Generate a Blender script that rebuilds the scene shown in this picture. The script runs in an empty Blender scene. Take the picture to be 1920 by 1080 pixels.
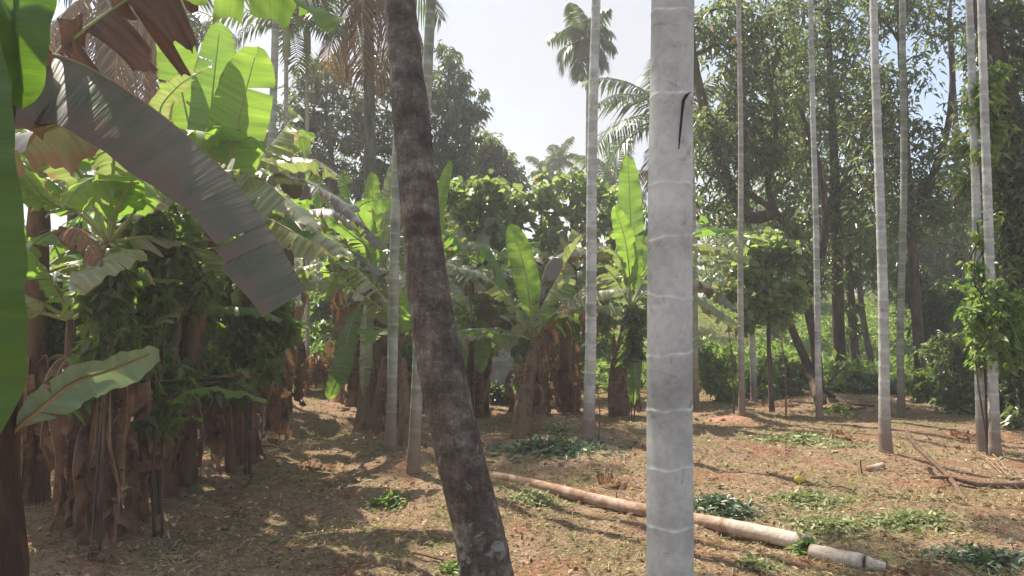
import bpy, math, random
import numpy as np
from mathutils import Vector, Matrix

# ------------------------------------------------------------------ camera, light, exposure
SC = bpy.context.scene
COL = SC.collection
FPX, CH = 1450.0, 1.55            # focal length in photo pixels, eye height
PITCH = math.atan(60.0 / FPX)
cam_d = bpy.data.cameras.new('camera')
cam_d.sensor_width = 36.0
cam_d.lens = FPX / 1920.0 * 36.0
cam_d.clip_start = 0.05
cam_d.clip_end = 600.0
cam = bpy.data.objects.new('camera', cam_d)
COL.objects.link(cam)
cam.location = (0, 0, CH)
cam.rotation_euler = (math.radians(90) + PITCH, 0, 0)
SC.camera = cam

SUN_AZ, SUN_EL = math.radians(-38), math.radians(58)   # azimuth from +Y, negative = left
world = bpy.data.worlds.new("World")
SC.world = world
world.use_nodes = True
wn, wl = world.node_tree.nodes, world.node_tree.links
wn.clear()
wout = wn.new('ShaderNodeOutputWorld')
wbg = wn.new('ShaderNodeBackground')
wsky = wn.new('ShaderNodeTexSky')
wsky.sky_type = 'NISHITA'
wsky.sun_disc = False
wsky.sun_elevation = SUN_EL
wsky.sun_rotation = SUN_AZ % (2 * math.pi)
wsky.air_density = 1.0
wsky.dust_density = 1.2
wsky.altitude = 100
wtc = wn.new('ShaderNodeTexCoord')
wmap = wn.new('ShaderNodeMapping')
wmap.inputs['Scale'].default_value = (1.6, 1.6, 3.2)
wmap.inputs['Location'].default_value = (0.3, 0.1, 0.25)
wno = wn.new('ShaderNodeTexNoise')
wno.inputs['Scale'].default_value = 1.3
wno.inputs['Detail'].default_value = 5
wno.inputs['Roughness'].default_value = 0.5
wrp = wn.new('ShaderNodeValToRGB')
wrp.color_ramp.elements[0].position = 0.42
wrp.color_ramp.elements[0].color = (0.15, 0.15, 0.15, 1)
wrp.color_ramp.elements[1].position = 0.57
wrp.color_ramp.elements[1].color = (0.85, 0.85, 0.85, 1)
wmx = wn.new('ShaderNodeMixRGB')
wmx.inputs['Color2'].default_value = (3.35, 3.35, 3.5, 1)
wl.new(wtc.outputs['Generated'], wmap.inputs['Vector'])
wl.new(wmap.outputs['Vector'], wno.inputs['Vector'])
wl.new(wno.outputs['Fac'], wrp.inputs['Fac'])
wl.new(wrp.outputs['Color'], wmx.inputs['Fac'])
wl.new(wsky.outputs['Color'], wmx.inputs['Color1'])
wl.new(wmx.outputs['Color'], wbg.inputs['Color'])
wbg.inputs['Strength'].default_value = 0.10
wl.new(wbg.outputs['Background'], wout.inputs['Surface'])

sun_d = bpy.data.lights.new('sun', 'SUN')
sun_d.energy = 4.6
sun_d.angle = math.radians(0.53)
sun_d.color = (1.0, 0.91, 0.77)
sun = bpy.data.objects.new('sun', sun_d)
COL.objects.link(sun)
sdir = Vector((math.sin(SUN_AZ) * math.cos(SUN_EL), math.cos(SUN_AZ) * math.cos(SUN_EL), math.sin(SUN_EL)))
sun.rotation_euler = sdir.to_track_quat('Z', 'Y').to_euler()
sun.location = sdir * 60

SC.view_settings.view_transform = 'Standard'
SC.view_settings.look = 'None'
SC.view_settings.exposure = 1.18
SC.view_settings.gamma = 1.0
SC.render.engine = 'CYCLES'
SC.cycles.max_bounces = 6
SC.cycles.diffuse_bounces = 3
SC.cycles.transmission_bounces = 4
SC.cycles.volume_bounces = 0
SC.cycles.glossy_bounces = 2
SC.cycles.use_denoising = True

R = math.radians
rng = np.random.default_rng(7)
random.seed(11)

# ------------------------------------------------------------------ placing
def P(px, py, d):
    """point at distance d (metres along the ground ahead) seen at photo pixel px, py"""
    x = (px - 960) / FPX
    u = (540 - py) / FPX
    fy = math.cos(PITCH) - u * math.sin(PITCH)
    fz = math.sin(PITCH) + u * math.cos(PITCH)
    return Vector((x * d / fy, d, CH + fz * d / fy))

_rs = np.random.default_rng(3)
_waves = [(_rs.uniform(0.25, 1.1), _rs.uniform(0, 6.28), _rs.uniform(0, 6.28), 0.022) for _ in range(7)] + \
         [(_rs.uniform(1.5, 4.5), _rs.uniform(0, 6.28), _rs.uniform(0, 6.28), 0.010) for _ in range(12)] + \
         [(_rs.uniform(6, 16), _rs.uniform(0, 6.28), _rs.uniform(0, 6.28), 0.0035) for _ in range(14)] + \
         [(_rs.uniform(18, 40), _rs.uniform(0, 6.28), _rs.uniform(0, 6.28), 0.0016) for _ in range(12)]
MOUNDS = []   # x, y, height, radius

def gz(x, y):
    x = np.asarray(x, float); y = np.asarray(y, float)
    z = np.zeros(np.broadcast(x, y).shape)
    for k, a, ph, amp in _waves:
        z = z + amp * np.sin(k * (x * math.cos(a) + y * math.sin(a)) + ph)
    s = np.clip((y - 16.5) / 26.0, 0, 1)
    z = z + 2.6 * s * s * (3 - 2 * s) * (0.75 + 0.25 * np.tanh(x / 4))
    for mx, my, mh, mr in MOUNDS:
        z = z + mh * np.exp(-((x - mx) ** 2 + (y - my) ** 2) / (mr * mr))
    return z

def G(px, py):
    """ground point seen at a pixel"""
    d = CH * FPX / max(py - 600.0, 12)
    for _ in range(5):
        p = P(px, py, d)
        h = float(gz(p.x, p.y))
        d = (CH - h) * FPX / max(py - 600.0, 12)
    p = P(px, py, d)
    return Vector((p.x, p.y, float(gz(p.x, p.y))))

def GX(px, d):
    x = (px - 960) / FPX * d
    return Vector((x, d, float(gz(x, d))))

for (px, py, h, r) in [(775, 868, .10, .45), (1392, 782, .13, .6), (1240, 800, .05, .8), (1655, 855, .07, .35), (1850, 865, .08, .6),
                       (690, 800, .12, .7), (1560, 752, .10, 1.0), (1000, 800, .08, .8), (1105, 815, .06, .4), (730, 842, .1, .5)]:
    g = G(px, py)
    MOUNDS.append((g.x, g.y, h, r))

# ------------------------------------------------------------------ object bookkeeping
def tag(o, label=None, cat=None, group=None, kind=None):
    if label: o['label'] = label
    if cat: o['category'] = cat
    if group: o['group'] = group
    if kind: o['kind'] = kind
    return o

def empty(name, loc, label, cat, group=None):
    o = bpy.data.objects.new(name, None)
    o.empty_display_size = 0.2
    COL.objects.link(o)
    o.location = loc
    return tag(o, label, cat, group)

def link(name, me, mat, parent=None, loc=None):
    o = bpy.data.objects.new(name, me)
    COL.objects.link(o)
    if mat is not None and len(me.materials) == 0:
        me.materials.append(mat)
    if parent is not None:
        o.parent = parent
        # meshes are built in world space: undo the parent's offset chain
        off = Vector((0, 0, 0)); p = parent
        while p is not None:
            off += p.location; p = p.parent
        o.location = -off if loc is None else loc
    elif loc is not None:
        o.location = loc
    return o

class MB:
    def __init__(s):
        s.v, s.f, s.a, s.uv = [], [], [], []
    def tube(s, pts, rad, n=10, ring=None, cap=True, jitter=0.0):
        pts = [Vector(p) for p in pts]
        base = len(s.v)
        m = len(pts)
        up = Vector((0.13, 1, 0.07)).normalized()
        L = 0.0
        for i, p in enumerate(pts):
            t = (pts[min(i + 1, m - 1)] - pts[max(i - 1, 0)])
            if t.length < 1e-9: t = Vector((0, 0, 1))
            t.normalize()
            x = up - t * up.dot(t)
            if x.length < 1e-3: x = Vector((1, 0, 0)) - t * t.x
            x.normalize(); y = t.cross(x)
            up = x
            if i: L += (p - pts[i - 1]).length
            for k in range(n):
                a = 2 * math.pi * k / n
                r = rad[i] * (1 + (random.uniform(-jitter, jitter) if jitter else 0))
                s.v.append(p + (x * math.cos(a) + y * math.sin(a)) * r)
                s.a.append(ring[i] if ring else 0.0)
        for i in range(m - 1):
            for k in range(n):
                a, b = base + i * n + k, base + i * n + (k + 1) % n
                s.f.append((a, b, b + n, a + n))
        if cap:
            s.f.append(tuple(base + k for k in reversed(range(n))))
            s.f.append(tuple(base + (m - 1) * n + k for k in range(n)))
        return s
    def box(s, c, sx, sy, sz, rot=0):
        base = len(s.v)
        M = Matrix.Rotation(rot, 3, 'Z')
        for dx in (-1, 1):
            for dy in (-1, 1):
                for dz in (-1, 1):
                    s.v.append(Vector(c) + M @ Vector((dx * sx / 2, dy * sy / 2, dz * sz / 2))); s.a.append(0)
        for q in ((0, 1, 3, 2), (4, 6, 7, 5), (0, 4, 5, 1), (2, 3, 7, 6), (0, 2, 6, 4), (1, 5, 7, 3)):
            s.f.append(tuple(base + i for i in q))
        return s
    def build(s, name, mat, parent=None, smooth=True):
        me = bpy.data.meshes.new(name)
        me.from_pydata([tuple(v) for v in s.v], [], s.f)
        at = me.attributes.new('ring', 'FLOAT', 'POINT')
        at.data.foreach_set('value', [float(x) for x in s.a])
        if smooth: me.polygons.foreach_set('use_smooth', [True] * len(me.polygons))
        me.update()
        return link(name, me, mat, parent)

def spline(pts, n):
    """Catmull-Rom through the control points, n samples evenly spaced by arc length"""
    p = [Vector(q) for q in pts]
    if len(p) == 2: p = [p[0], (p[0] + p[1]) / 2, p[1]]
    q = [p[0] * 2 - p[1]] + p + [p[-1] * 2 - p[-2]]
    out = []
    for i in range(1, len(q) - 2):
        for k in range(16):
            t = k / 16
            a, b, c, d = q[i - 1], q[i], q[i + 1], q[i + 2]
            out.append(0.5 * ((2 * b) + (c - a) * t + (2 * a - 5 * b + 4 * c - d) * t * t + (3 * b - a - 3 * c + d) * t ** 3))
    out.append(p[-1])
    L = [0.0]
    for i in range(1, len(out)): L.append(L[-1] + (out[i] - out[i - 1]).length)
    res, j = [], 0
    for k in range(n):
        s = L[-1] * k / (n - 1)
        while j < len(L) - 2 and L[j + 1] < s: j += 1
        w = (s - L[j]) / max(L[j + 1] - L[j], 1e-9)
        res.append(out[j].lerp(out[j + 1], min(max(w, 0), 1)))
    return res, L[-1]

def np_mesh(name, V, F, rnd=None, smooth=False):
    """V (n,3), F (m,k) same-size faces, rnd per-face float"""
    me = bpy.data.meshes.new(name)
    me.vertices.add(len(V)); me.vertices.foreach_set('co', np.asarray(V, np.float32).ravel())
    k = F.shape[1]
    me.loops.add(F.size); me.loops.foreach_set('vertex_index', F.astype(np.int32).ravel())
    me.polygons.add(len(F)); me.polygons.foreach_set('loop_start', (np.arange(len(F)) * k).astype(np.int32))
    if smooth: me.polygons.foreach_set('use_smooth', np.ones(len(F), bool))
    me.update(calc_edges=True)
    if rnd is not None:
        a = me.attributes.new('rnd', 'FLOAT', 'FACE')
        a.data.foreach_set('value', np.asarray(rnd, np.float32))
    return me

def norm(a):
    return a / np.maximum(np.linalg.norm(a, axis=1, keepdims=True), 1e-9)

def leaf_arrays(Pt, D, N, L, W, wide=0.45, droop=0.15, round_=False):
    """leaf-shaped folded blades: base, one or two pairs of side points, tip"""
    n = len(Pt)
    D = norm(D); S = norm(np.cross(D, N)); N = np.cross(S, D)
    L = np.asarray(L)[:, None]; W = np.asarray(W)[:, None]
    up = N * W * 0.16
    dz = np.array([[0, 0, -1.0]])
    if not round_:
        V = np.stack([Pt,
                      Pt + D * L * wide + S * W * .5 + up,
                      Pt + D * L + dz * L * droop,
                      Pt + D * L * wide - S * W * .5 + up], axis=1).reshape(-1, 3)
        o = (np.arange(n) * 4)[:, None]
        F = np.stack([o + [[0, 1, 2]], o + [[0, 2, 3]]], axis=1).reshape(-1, 3)
        return V, F, 2
    V = np.stack([Pt,
                  Pt + D * L * .22 + S * W * .42 + up,
                  Pt + D * L * .62 + S * W * .46 + up + dz * L * droop * .4,
                  Pt + D * L + dz * L * droop,
                  Pt + D * L * .62 - S * W * .46 + up + dz * L * droop * .4,
                  Pt + D * L * .22 - S * W * .42 + up], axis=1).reshape(-1, 3)
    o = (np.arange(n) * 6)[:, None]
    F = np.stack([o + [[0, 1, 2, 3]], o + [[0, 3, 4, 5]]], axis=1).reshape(-1, 4)
    return V, F, 2

def randdir(n, zbias=0.0):
    a = rng.normal(size=(n, 3)); a[:, 2] += zbias
    return norm(a)

# ------------------------------------------------------------------ materials
def nodes(name):
    m = bpy.data.materials.new(name)
    m.use_nodes = True
    nt = m.node_tree
    nt.nodes.clear()
    return m, nt.nodes, nt.links

def c4(c): return (c[0], c[1], c[2], 1.0)

def ramp(nd, stops):
    r = nd.new('ShaderNodeValToRGB')
    e = r.color_ramp.elements
    while len(e) > 1: e.remove(e[-1])
    e[0].position = stops[0][0]; e[0].color = c4(stops[0][1])
    for p, c in stops[1:]:
        x = e.new(p); x.color = c4(c)
    return r

def noise(nd, lk, scale, detail=4, rough=.55, vec=None, dist=0):
    n = nd.new('ShaderNodeTexNoise')
    n.inputs['Scale'].default_value = scale
    n.inputs['Detail'].default_value = detail
    n.inputs['Roughness'].default_value = rough
    n.inputs['Distortion'].default_value = dist
    if vec is not None: lk.new(vec, n.inputs['Vector'])
    return n

def mix(nd, lk, f, a, b, mode='MIX'):
    m = nd.new('ShaderNodeMixRGB'); m.blend_type = mode
    for s, v in (('Fac', f), ('Color1', a), ('Color2', b)):
        if isinstance(v, (int, float)): m.inputs[s].default_value = v
        elif isinstance(v, tuple): m.inputs[s].default_value = c4(v)
        else: lk.new(v, m.inputs[s])
    return m.outputs['Color']

def math_(nd, lk, op, a, b=0.0, clamp=False):
    m = nd.new('ShaderNodeMath'); m.operation = op; m.use_clamp = clamp
    for i, v in enumerate((a, b)):
        if isinstance(v, (int, float)): m.inputs[i].default_value = v
        else: lk.new(v, m.inputs[i])
    return m.outputs[0]

def finish(nd, lk, m, col, rough=.8, spec=.3, bump=None, bstr=.3, bdist=.02, trans=None, tf=0.0):
    out = nd.new('ShaderNodeOutputMaterial')
    b = nd.new('ShaderNodeBsdfPrincipled')
    if isinstance(col, tuple): b.inputs['Base Color'].default_value = c4(col)
    else: lk.new(col, b.inputs['Base Color'])
    if isinstance(rough, (int, float)): b.inputs['Roughness'].default_value = rough
    else: lk.new(rough, b.inputs['Roughness'])
    b.inputs['Specular IOR Level'].default_value = spec
    nrm = None
    if bump is not None:
        bp = nd.new('ShaderNodeBump')
        bp.inputs['Strength'].default_value = bstr
        bp.inputs['Distance'].default_value = bdist
        lk.new(bump, bp.inputs['Height'])
        nrm = bp.outputs['Normal']
        lk.new(nrm, b.inputs['Normal'])
    if trans is not None:
        t = nd.new('ShaderNodeBsdfTranslucent')
        if isinstance(trans, tuple): t.inputs['Color'].default_value = c4(trans)
        else: lk.new(trans, t.inputs['Color'])
        if nrm is not None: lk.new(nrm, t.inputs['Normal'])
        x = nd.new('ShaderNodeMixShader'); x.inputs[0].default_value = tf
        lk.new(b.outputs[0], x.inputs[1]); lk.new(t.outputs[0], x.inputs[2])
        lk.new(x.outputs[0], out.inputs['Surface'])
    else:
        lk.new(b.outputs[0], out.inputs['Surface'])
    return m

def foliage(name, stops, tstops, tf=.35, rough=.45, spec=.4):
    m, nd, lk = nodes(name)
    at = nd.new('ShaderNodeAttribute'); at.attribute_name = 'rnd'
    r1 = ramp(nd, stops); lk.new(at.outputs['Fac'], r1.inputs['Fac'])
    r2 = ramp(nd, tstops); lk.new(at.outputs['Fac'], r2.inputs['Fac'])
    return finish(nd, lk, m, r1.outputs['Color'], rough, spec, trans=r2.outputs['Color'], tf=tf)

M = {}
M['mango'] = foliage('mango_foliage',
    [(0, (.030, .050, .022)), (.45, (.055, .085, .035)), (.85, (.10, .125, .05)), (1, (.19, .15, .06))],
    [(0, (.10, .18, .03)), (.7, (.22, .32, .06)), (1, (.4, .3, .08))], .36, .30, .8)
M['forest'] = foliage('forest_foliage',
    [(0, (.040, .064, .030)), (.45, (.080, .112, .050)), (.78, (.12, .15, .065)), (.92, (.19, .165, .08)), (1, (.28, .15, .07))],
    [(0, (.16, .25, .07)), (.7, (.34, .44, .12)), (.92, (.46, .40, .14)), (1, (.5, .28, .1))], .45, .28, .9)
M['young'] = foliage('sunny_green_foliage',
    [(0, (.06, .11, .03)), (.5, (.10, .17, .045)), (.88, (.15, .21, .06)), (1, (.30, .24, .08))],
    [(0, (.2, .38, .05)), (.8, (.42, .58, .10)), (1, (.5, .42, .1))], .45, .4, .5)
M['vine'] = foliage('vine_foliage',
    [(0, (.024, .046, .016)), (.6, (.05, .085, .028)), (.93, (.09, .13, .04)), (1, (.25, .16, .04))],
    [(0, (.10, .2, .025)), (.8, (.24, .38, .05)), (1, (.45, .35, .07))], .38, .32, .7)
M['vinelit'] = foliage('sunlit_vine_foliage',  # brighter copy of the vine greens, sunlight put into the colour
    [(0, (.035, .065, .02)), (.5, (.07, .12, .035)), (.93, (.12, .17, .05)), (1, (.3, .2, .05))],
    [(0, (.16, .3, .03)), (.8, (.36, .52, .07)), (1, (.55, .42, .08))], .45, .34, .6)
M['broad'] = foliage('broad_round_foliage',
    [(0, (.08, .12, .05)), (.5, (.15, .20, .09)), (.8, (.24, .28, .15)), (1, (.44, .40, .25))],
    [(0, (.26, .40, .08)), (.8, (.50, .64, .16)), (1, (.6, .5, .2))], .48, .26, .9)
M['litter'] = foliage('litter_bits',
    [(0, (.10, .05, .028)), (.22, (.25, .15, .095)), (.45, (.40, .29, .18)), (.70, (.58, .47, .29)), (.83, (.36, .37, .14)), (.92, (.20, .27, .08)), (1, (.11, .19, .05))],
    [(0, (.15, .07, .03)), (.6, (.4, .3, .12)), (1, (.2, .35, .04))], .2, .75, .2)
M['cut_green'] = foliage('cut_green_leaves',
    [(0, (.14, .17, .08)), (.4, (.25, .28, .14)), (.75, (.38, .39, .20)), (1, (.50, .44, .26))],
    [(0, (.2, .28, .08)), (1, (.45, .5, .18))], .3, .5, .4)
M['cut_blue'] = foliage('cut_bluish_leaves',
    [(0, (.07, .10, .065)), (.6, (.14, .19, .12)), (1, (.28, .32, .18))],
    [(0, (.08, .14, .05)), (1, (.2, .3, .1))], .25, .42, .5)
M['palm'] = foliage('palm_fronds',
    [(0, (.022, .045, .014)), (.6, (.045, .08, .025)), (1, (.09, .12, .035))],
    [(0, (.07, .14, .02)), (1, (.2, .3, .04))], .3, .35, .5)
M['palm_dry'] = foliage('dry_palm_fronds',
    [(0, (.10, .055, .025)), (.5, (.26, .15, .07)), (1, (.42, .26, .12))],
    [(0, (.2, .09, .03)), (1, (.5, .28, .09))], .3, .6, .3)

def banana_mat(name, c_lo, c_hi, t_lo, t_hi, tf, brown=.45, brown_col=(.16, .075, .035), rough=.38, spec=.5, streak=.35, bstr=.35, scale=(.5, 42)):
    m, nd, lk = nodes(name)
    uv = nd.new('ShaderNodeUVMap'); uv.uv_map = 'UVMap'
    mp = nd.new('ShaderNodeMapping'); mp.inputs['Scale'].default_value = (scale[0], scale[1], 1)
    lk.new(uv.outputs[0], mp.inputs['Vector'])
    st = noise(nd, lk, 1.0, 3, .6, mp.outputs[0])
    tc = nd.new('ShaderNodeTexCoord')
    lo = noise(nd, lk, 3.0, 4, .6, tc.outputs['Object'])
    sp = nd.new('ShaderNodeSeparateXYZ'); lk.new(uv.outputs[0], sp.inputs[0])
    au = math_(nd, lk, 'ABSOLUTE', math_(nd, lk, 'SUBTRACT', sp.outputs[0], .5))
    au = math_(nd, lk, 'MULTIPLY', au, 2.0)
    fac = math_(nd, lk, 'ADD', math_(nd, lk, 'MULTIPLY', st.outputs['Fac'], streak), math_(nd, lk, 'MULTIPLY', lo.outputs['Fac'], 1 - streak))
    rr = nd.new('ShaderNodeMapRange'); rr.inputs[1].default_value = .36; rr.inputs[2].default_value = .64
    lk.new(fac, rr.inputs[0])
    col = mix(nd, lk, rr.outputs[0], c_lo, c_hi)
    tcol = mix(nd, lk, rr.outputs[0], t_lo, t_hi)
    # withered margin and patches
    e = math_(nd, lk, 'ADD', math_(nd, lk, 'MULTIPLY', au, .55), math_(nd, lk, 'MULTIPLY', noise(nd, lk, 5.5, 5, .65, tc.outputs['Object']).outputs['Fac'], 1.0))
    br = nd.new('ShaderNodeMapRange'); br.inputs[1].default_value = 1.22 - brown; br.inputs[2].default_value = 1.30 - brown + .06
    lk.new(e, br.inputs[0])
    col = mix(nd, lk, br.outputs[0], col, brown_col)
    tcol = mix(nd, lk, br.outputs[0], tcol, (brown_col[0] * 1.2, brown_col[1] * 1.1, brown_col[2] * .7))
    return finish(nd, lk, m, col, rough, spec, bump=st.outputs['Fac'], bstr=bstr, bdist=.012, trans=tcol, tf=tf)

M['ban_young'] = banana_mat('young_banana_leaf', (.11, .20, .03), (.17, .28, .05), (.28, .48, .04), (.42, .64, .09), .52, brown=.15, rough=.4, streak=.8, bstr=.4)
M['ban_green'] = banana_mat('green_banana_leaf', (.07, .14, .045), (.14, .22, .08), (.24, .46, .05), (.40, .62, .09), .45, brown=.20, streak=.7)
M['ban_glare'] = banana_mat('sun_glare_banana_leaf', (.14, .18, .10), (.40, .40, .28), (.26, .38, .08), (.46, .54, .15), .38, brown=.26, rough=.3, spec=.6, brown_col=(.34, .26, .15), streak=.8, bstr=.6)  # whitish sun glare and dark lobe shadows painted into the streaked leaf colour
M['ban_dull'] = banana_mat('dull_ageing_banana_leaf', (.085, .105, .085), (.20, .18, .15), (.09, .14, .04), (.18, .2, .08), .16, brown=.36, rough=.38, spec=.6, brown_col=(.17, .105, .085), streak=.62, bstr=.8)
M['ban_near'] = banana_mat('smooth_near_banana_leaf', (.035, .085, .018), (.06, .13, .03), (.13, .27, .018), (.20, .38, .03), .48, brown=-.5, rough=.45, streak=.8, bstr=.6, scale=(.8, 34))
M['ban_dead'] = banana_mat('dead_banana_leaf', (.12, .06, .04), (.30, .19, .12), (.2, .08, .03), (.42, .22, .09), .28, brown=.1, rough=.75, spec=.2, streak=.75, bstr=.8)
M['ban_shred'] = banana_mat('dry_leaf_shreds', (.085, .042, .028), (.36, .22, .145), (.18, .075, .03), (.42, .24, .11), .28, brown=-.5, rough=.85, spec=.15, streak=.25, bstr=.8, scale=(14, 5))
M['ban_wither'] = banana_mat('withering_greyish_banana_leaf', (.055, .085, .05), (.17, .13, .10), (.07, .12, .03), (.16, .12, .06), .2, brown=.37, rough=.42, spec=.5, brown_col=(.14, .10, .08), streak=.42, bstr=1.3, scale=(.7, 34))
M['ban_shredtop'] = banana_mat('dry_brown_banana_blade', (.075, .045, .038), (.20, .13, .10), (.08, .035, .02), (.2, .09, .05), .15, brown=-.5, rough=.8, spec=.2, streak=.7, bstr=1.0, scale=(.8, 40))
M['ban_blue'] = banana_mat('bluish_waxy_banana_leaf', (.13, .22, .19), (.24, .34, .29), (.16, .3, .1), (.3, .42, .15), .3, brown=-.5, rough=.3, spec=.6, streak=.6)

def simple(name, stops, scale=6, rough=.8, spec=.25, bstr=.4, bd=.02, stretch=(1, 1, 1), detail=5):
    m, nd, lk = nodes(name)
    tc = nd.new('ShaderNodeTexCoord')
    mp = nd.new('ShaderNodeMapping'); mp.inputs['Scale'].default_value = stretch
    lk.new(tc.outputs['Object'], mp.inputs['Vector'])
    n = noise(nd, lk, scale, detail, .62, mp.outputs[0])
    r = ramp(nd, stops); lk.new(n.outputs['Fac'], r.inputs['Fac'])
    return finish(nd, lk, m, r.outputs['Color'], rough, spec, bump=n.outputs['Fac'], bstr=bstr, bdist=bd)

M['midrib'] = simple('leaf_midrib', [(.3, (.20, .24, .08)), (.7, (.34, .36, .16))], 8, .45, .4, .1)
M['midrib_dry'] = simple('dry_midrib', [(.3, (.20, .12, .06)), (.7, (.42, .30, .18))], 8, .7)
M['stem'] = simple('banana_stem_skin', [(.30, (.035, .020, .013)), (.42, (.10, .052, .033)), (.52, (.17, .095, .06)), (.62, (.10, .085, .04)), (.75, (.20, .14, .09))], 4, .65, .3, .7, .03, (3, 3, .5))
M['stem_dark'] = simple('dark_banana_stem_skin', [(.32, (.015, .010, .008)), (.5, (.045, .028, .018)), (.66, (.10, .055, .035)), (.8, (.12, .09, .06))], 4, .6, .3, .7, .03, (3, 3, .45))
M['bark'] = simple('rough_brown_bark', [(.3, (.03, .022, .016)), (.5, (.085, .06, .045)), (.7, (.16, .12, .09))], 5, .85, .2, .9, .04, (2, 2, .6))
M['bark_grey'] = simple('grey_bark', [(.3, (.05, .045, .04)), (.5, (.11, .10, .085)), (.7, (.2, .185, .16))], 5, .85, .2, .8, .04, (2, 2, .5))
M['twig'] = simple('dead_wood', [(.3, (.09, .055, .035)), (.6, (.2, .13, .09)), (.8, (.34, .26, .19))], 14, .85, .2, .8, .02)
M['straw'] = simple('dry_splints', [(.3, (.24, .13, .07)), (.7, (.46, .31, .2))], 12, .8)
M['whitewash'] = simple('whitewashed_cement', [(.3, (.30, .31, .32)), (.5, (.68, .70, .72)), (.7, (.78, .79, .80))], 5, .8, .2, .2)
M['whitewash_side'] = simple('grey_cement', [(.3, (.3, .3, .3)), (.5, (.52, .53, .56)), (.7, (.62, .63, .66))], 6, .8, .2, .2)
M['yellow'] = simple('yellow_fruit_skin', [(.3, (.55, .42, .05)), (.7, (.75, .62, .16))], 9, .45, .5, .1)
M['crack'] = simple('dark_dry_strip', [(.3, (.012, .011, .010)), (.7, (.035, .03, .027))], 20, .8, .2, .5)

def areca_mat(name, lo, mid, hi, ringc, brown_h=.38, patch=True):
    m, nd, lk = nodes(name)
    tc = nd.new('ShaderNodeTexCoord')
    at = nd.new('ShaderNodeAttribute'); at.attribute_name = 'ring'
    n1 = noise(nd, lk, 4.5, 5, .6, tc.outputs['Object'])
    n2 = noise(nd, lk, 34, 4, .65, tc.outputs['Object'])
    n3 = noise(nd, lk, 11, 5, .7, tc.outputs['Object'], .6)
    r = ramp(nd, [(.30, lo), (.5, mid), (.68, hi)]); lk.new(n1.outputs['Fac'], r.inputs['Fac'])
    mz = nd.new('ShaderNodeMapping'); mz.inputs['Scale'].default_value = (1.2, 1.2, 4.5); lk.new(tc.outputs['Object'], mz.inputs['Vector'])
    nz = noise(nd, lk, 1.0, 2, .5, mz.outputs[0])
    col = mix(nd, lk, .5, r.outputs['Color'], nz.outputs['Fac'], 'OVERLAY')
    col = mix(nd, lk, .35, col, n2.outputs['Fac'], 'OVERLAY')
    sp = nd.new('ShaderNodeMapRange'); sp.inputs[1].default_value = .57; sp.inputs[2].default_value = .68
    lk.new(n3.outputs['Fac'], sp.inputs[0])
    spf = math_(nd, lk, 'MULTIPLY', sp.outputs[0], .55 if patch else .3)
    col = mix(nd, lk, spf, col, (.12, .125, .105))
    rf = math_(nd, lk, 'MULTIPLY', at.outputs['Fac'], .8 if brown_h is None else .45, True)
    col = mix(nd, lk, rf, col, ringc)
    if brown_h is None:
        hb = math_(nd, lk, 'ADD', math_(nd, lk, 'MULTIPLY', n2.outputs['Fac'], .4), math_(nd, lk, 'MULTIPLY', n3.outputs['Fac'], .6))
        return finish(nd, lk, m, col, .7, .3, bump=hb, bstr=.5, bdist=.006)
    # soil splashed brown foot
    g = nd.new('ShaderNodeNewGeometry'); s = nd.new('ShaderNodeSeparateXYZ'); lk.new(g.outputs['Position'], s.inputs[0])
    z = math_(nd, lk, 'ADD', s.outputs[2], math_(nd, lk, 'MULTIPLY', n1.outputs['Fac'], -.7))
    zr = nd.new('ShaderNodeMapRange'); zr.inputs[1].default_value = brown_h - .25; zr.inputs[2].default_value = -.12
    zr.inputs[3].default_value = 0; zr.inputs[4].default_value = .8
    lk.new(z, zr.inputs[0])
    col = mix(nd, lk, zr.outputs[0], col, (.20, .12, .085))
    hb = math_(nd, lk, 'ADD', math_(nd, lk, 'MULTIPLY', n2.outputs['Fac'], .4), math_(nd, lk, 'MULTIPLY', n3.outputs['Fac'], .6))
    return finish(nd, lk, m, col, .7, .3, bump=hb, bstr=.5, bdist=.006)

M['areca_big'] = areca_mat('pale_ringed_bark', (.36, .375, .36), (.46, .475, .46), (.55, .56, .54), (.72, .73, .70), None)
M['areca'] = areca_mat('grey_ringed_bark', (.28, .29, .27), (.42, .43, .41), (.56, .56, .54), (.66, .66, .63), .55)
M['areca_brown'] = areca_mat('brownish_ringed_bark', (.24, .22, .19), (.34, .32, .28), (.46, .44, .40), (.52, .50, .46), 1.0)
M['areca_moss'] = areca_mat('greenish_ringed_bark', (.16, .18, .14), (.27, .29, .24), (.38, .40, .34), (.46, .47, .42), .8)

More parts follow.
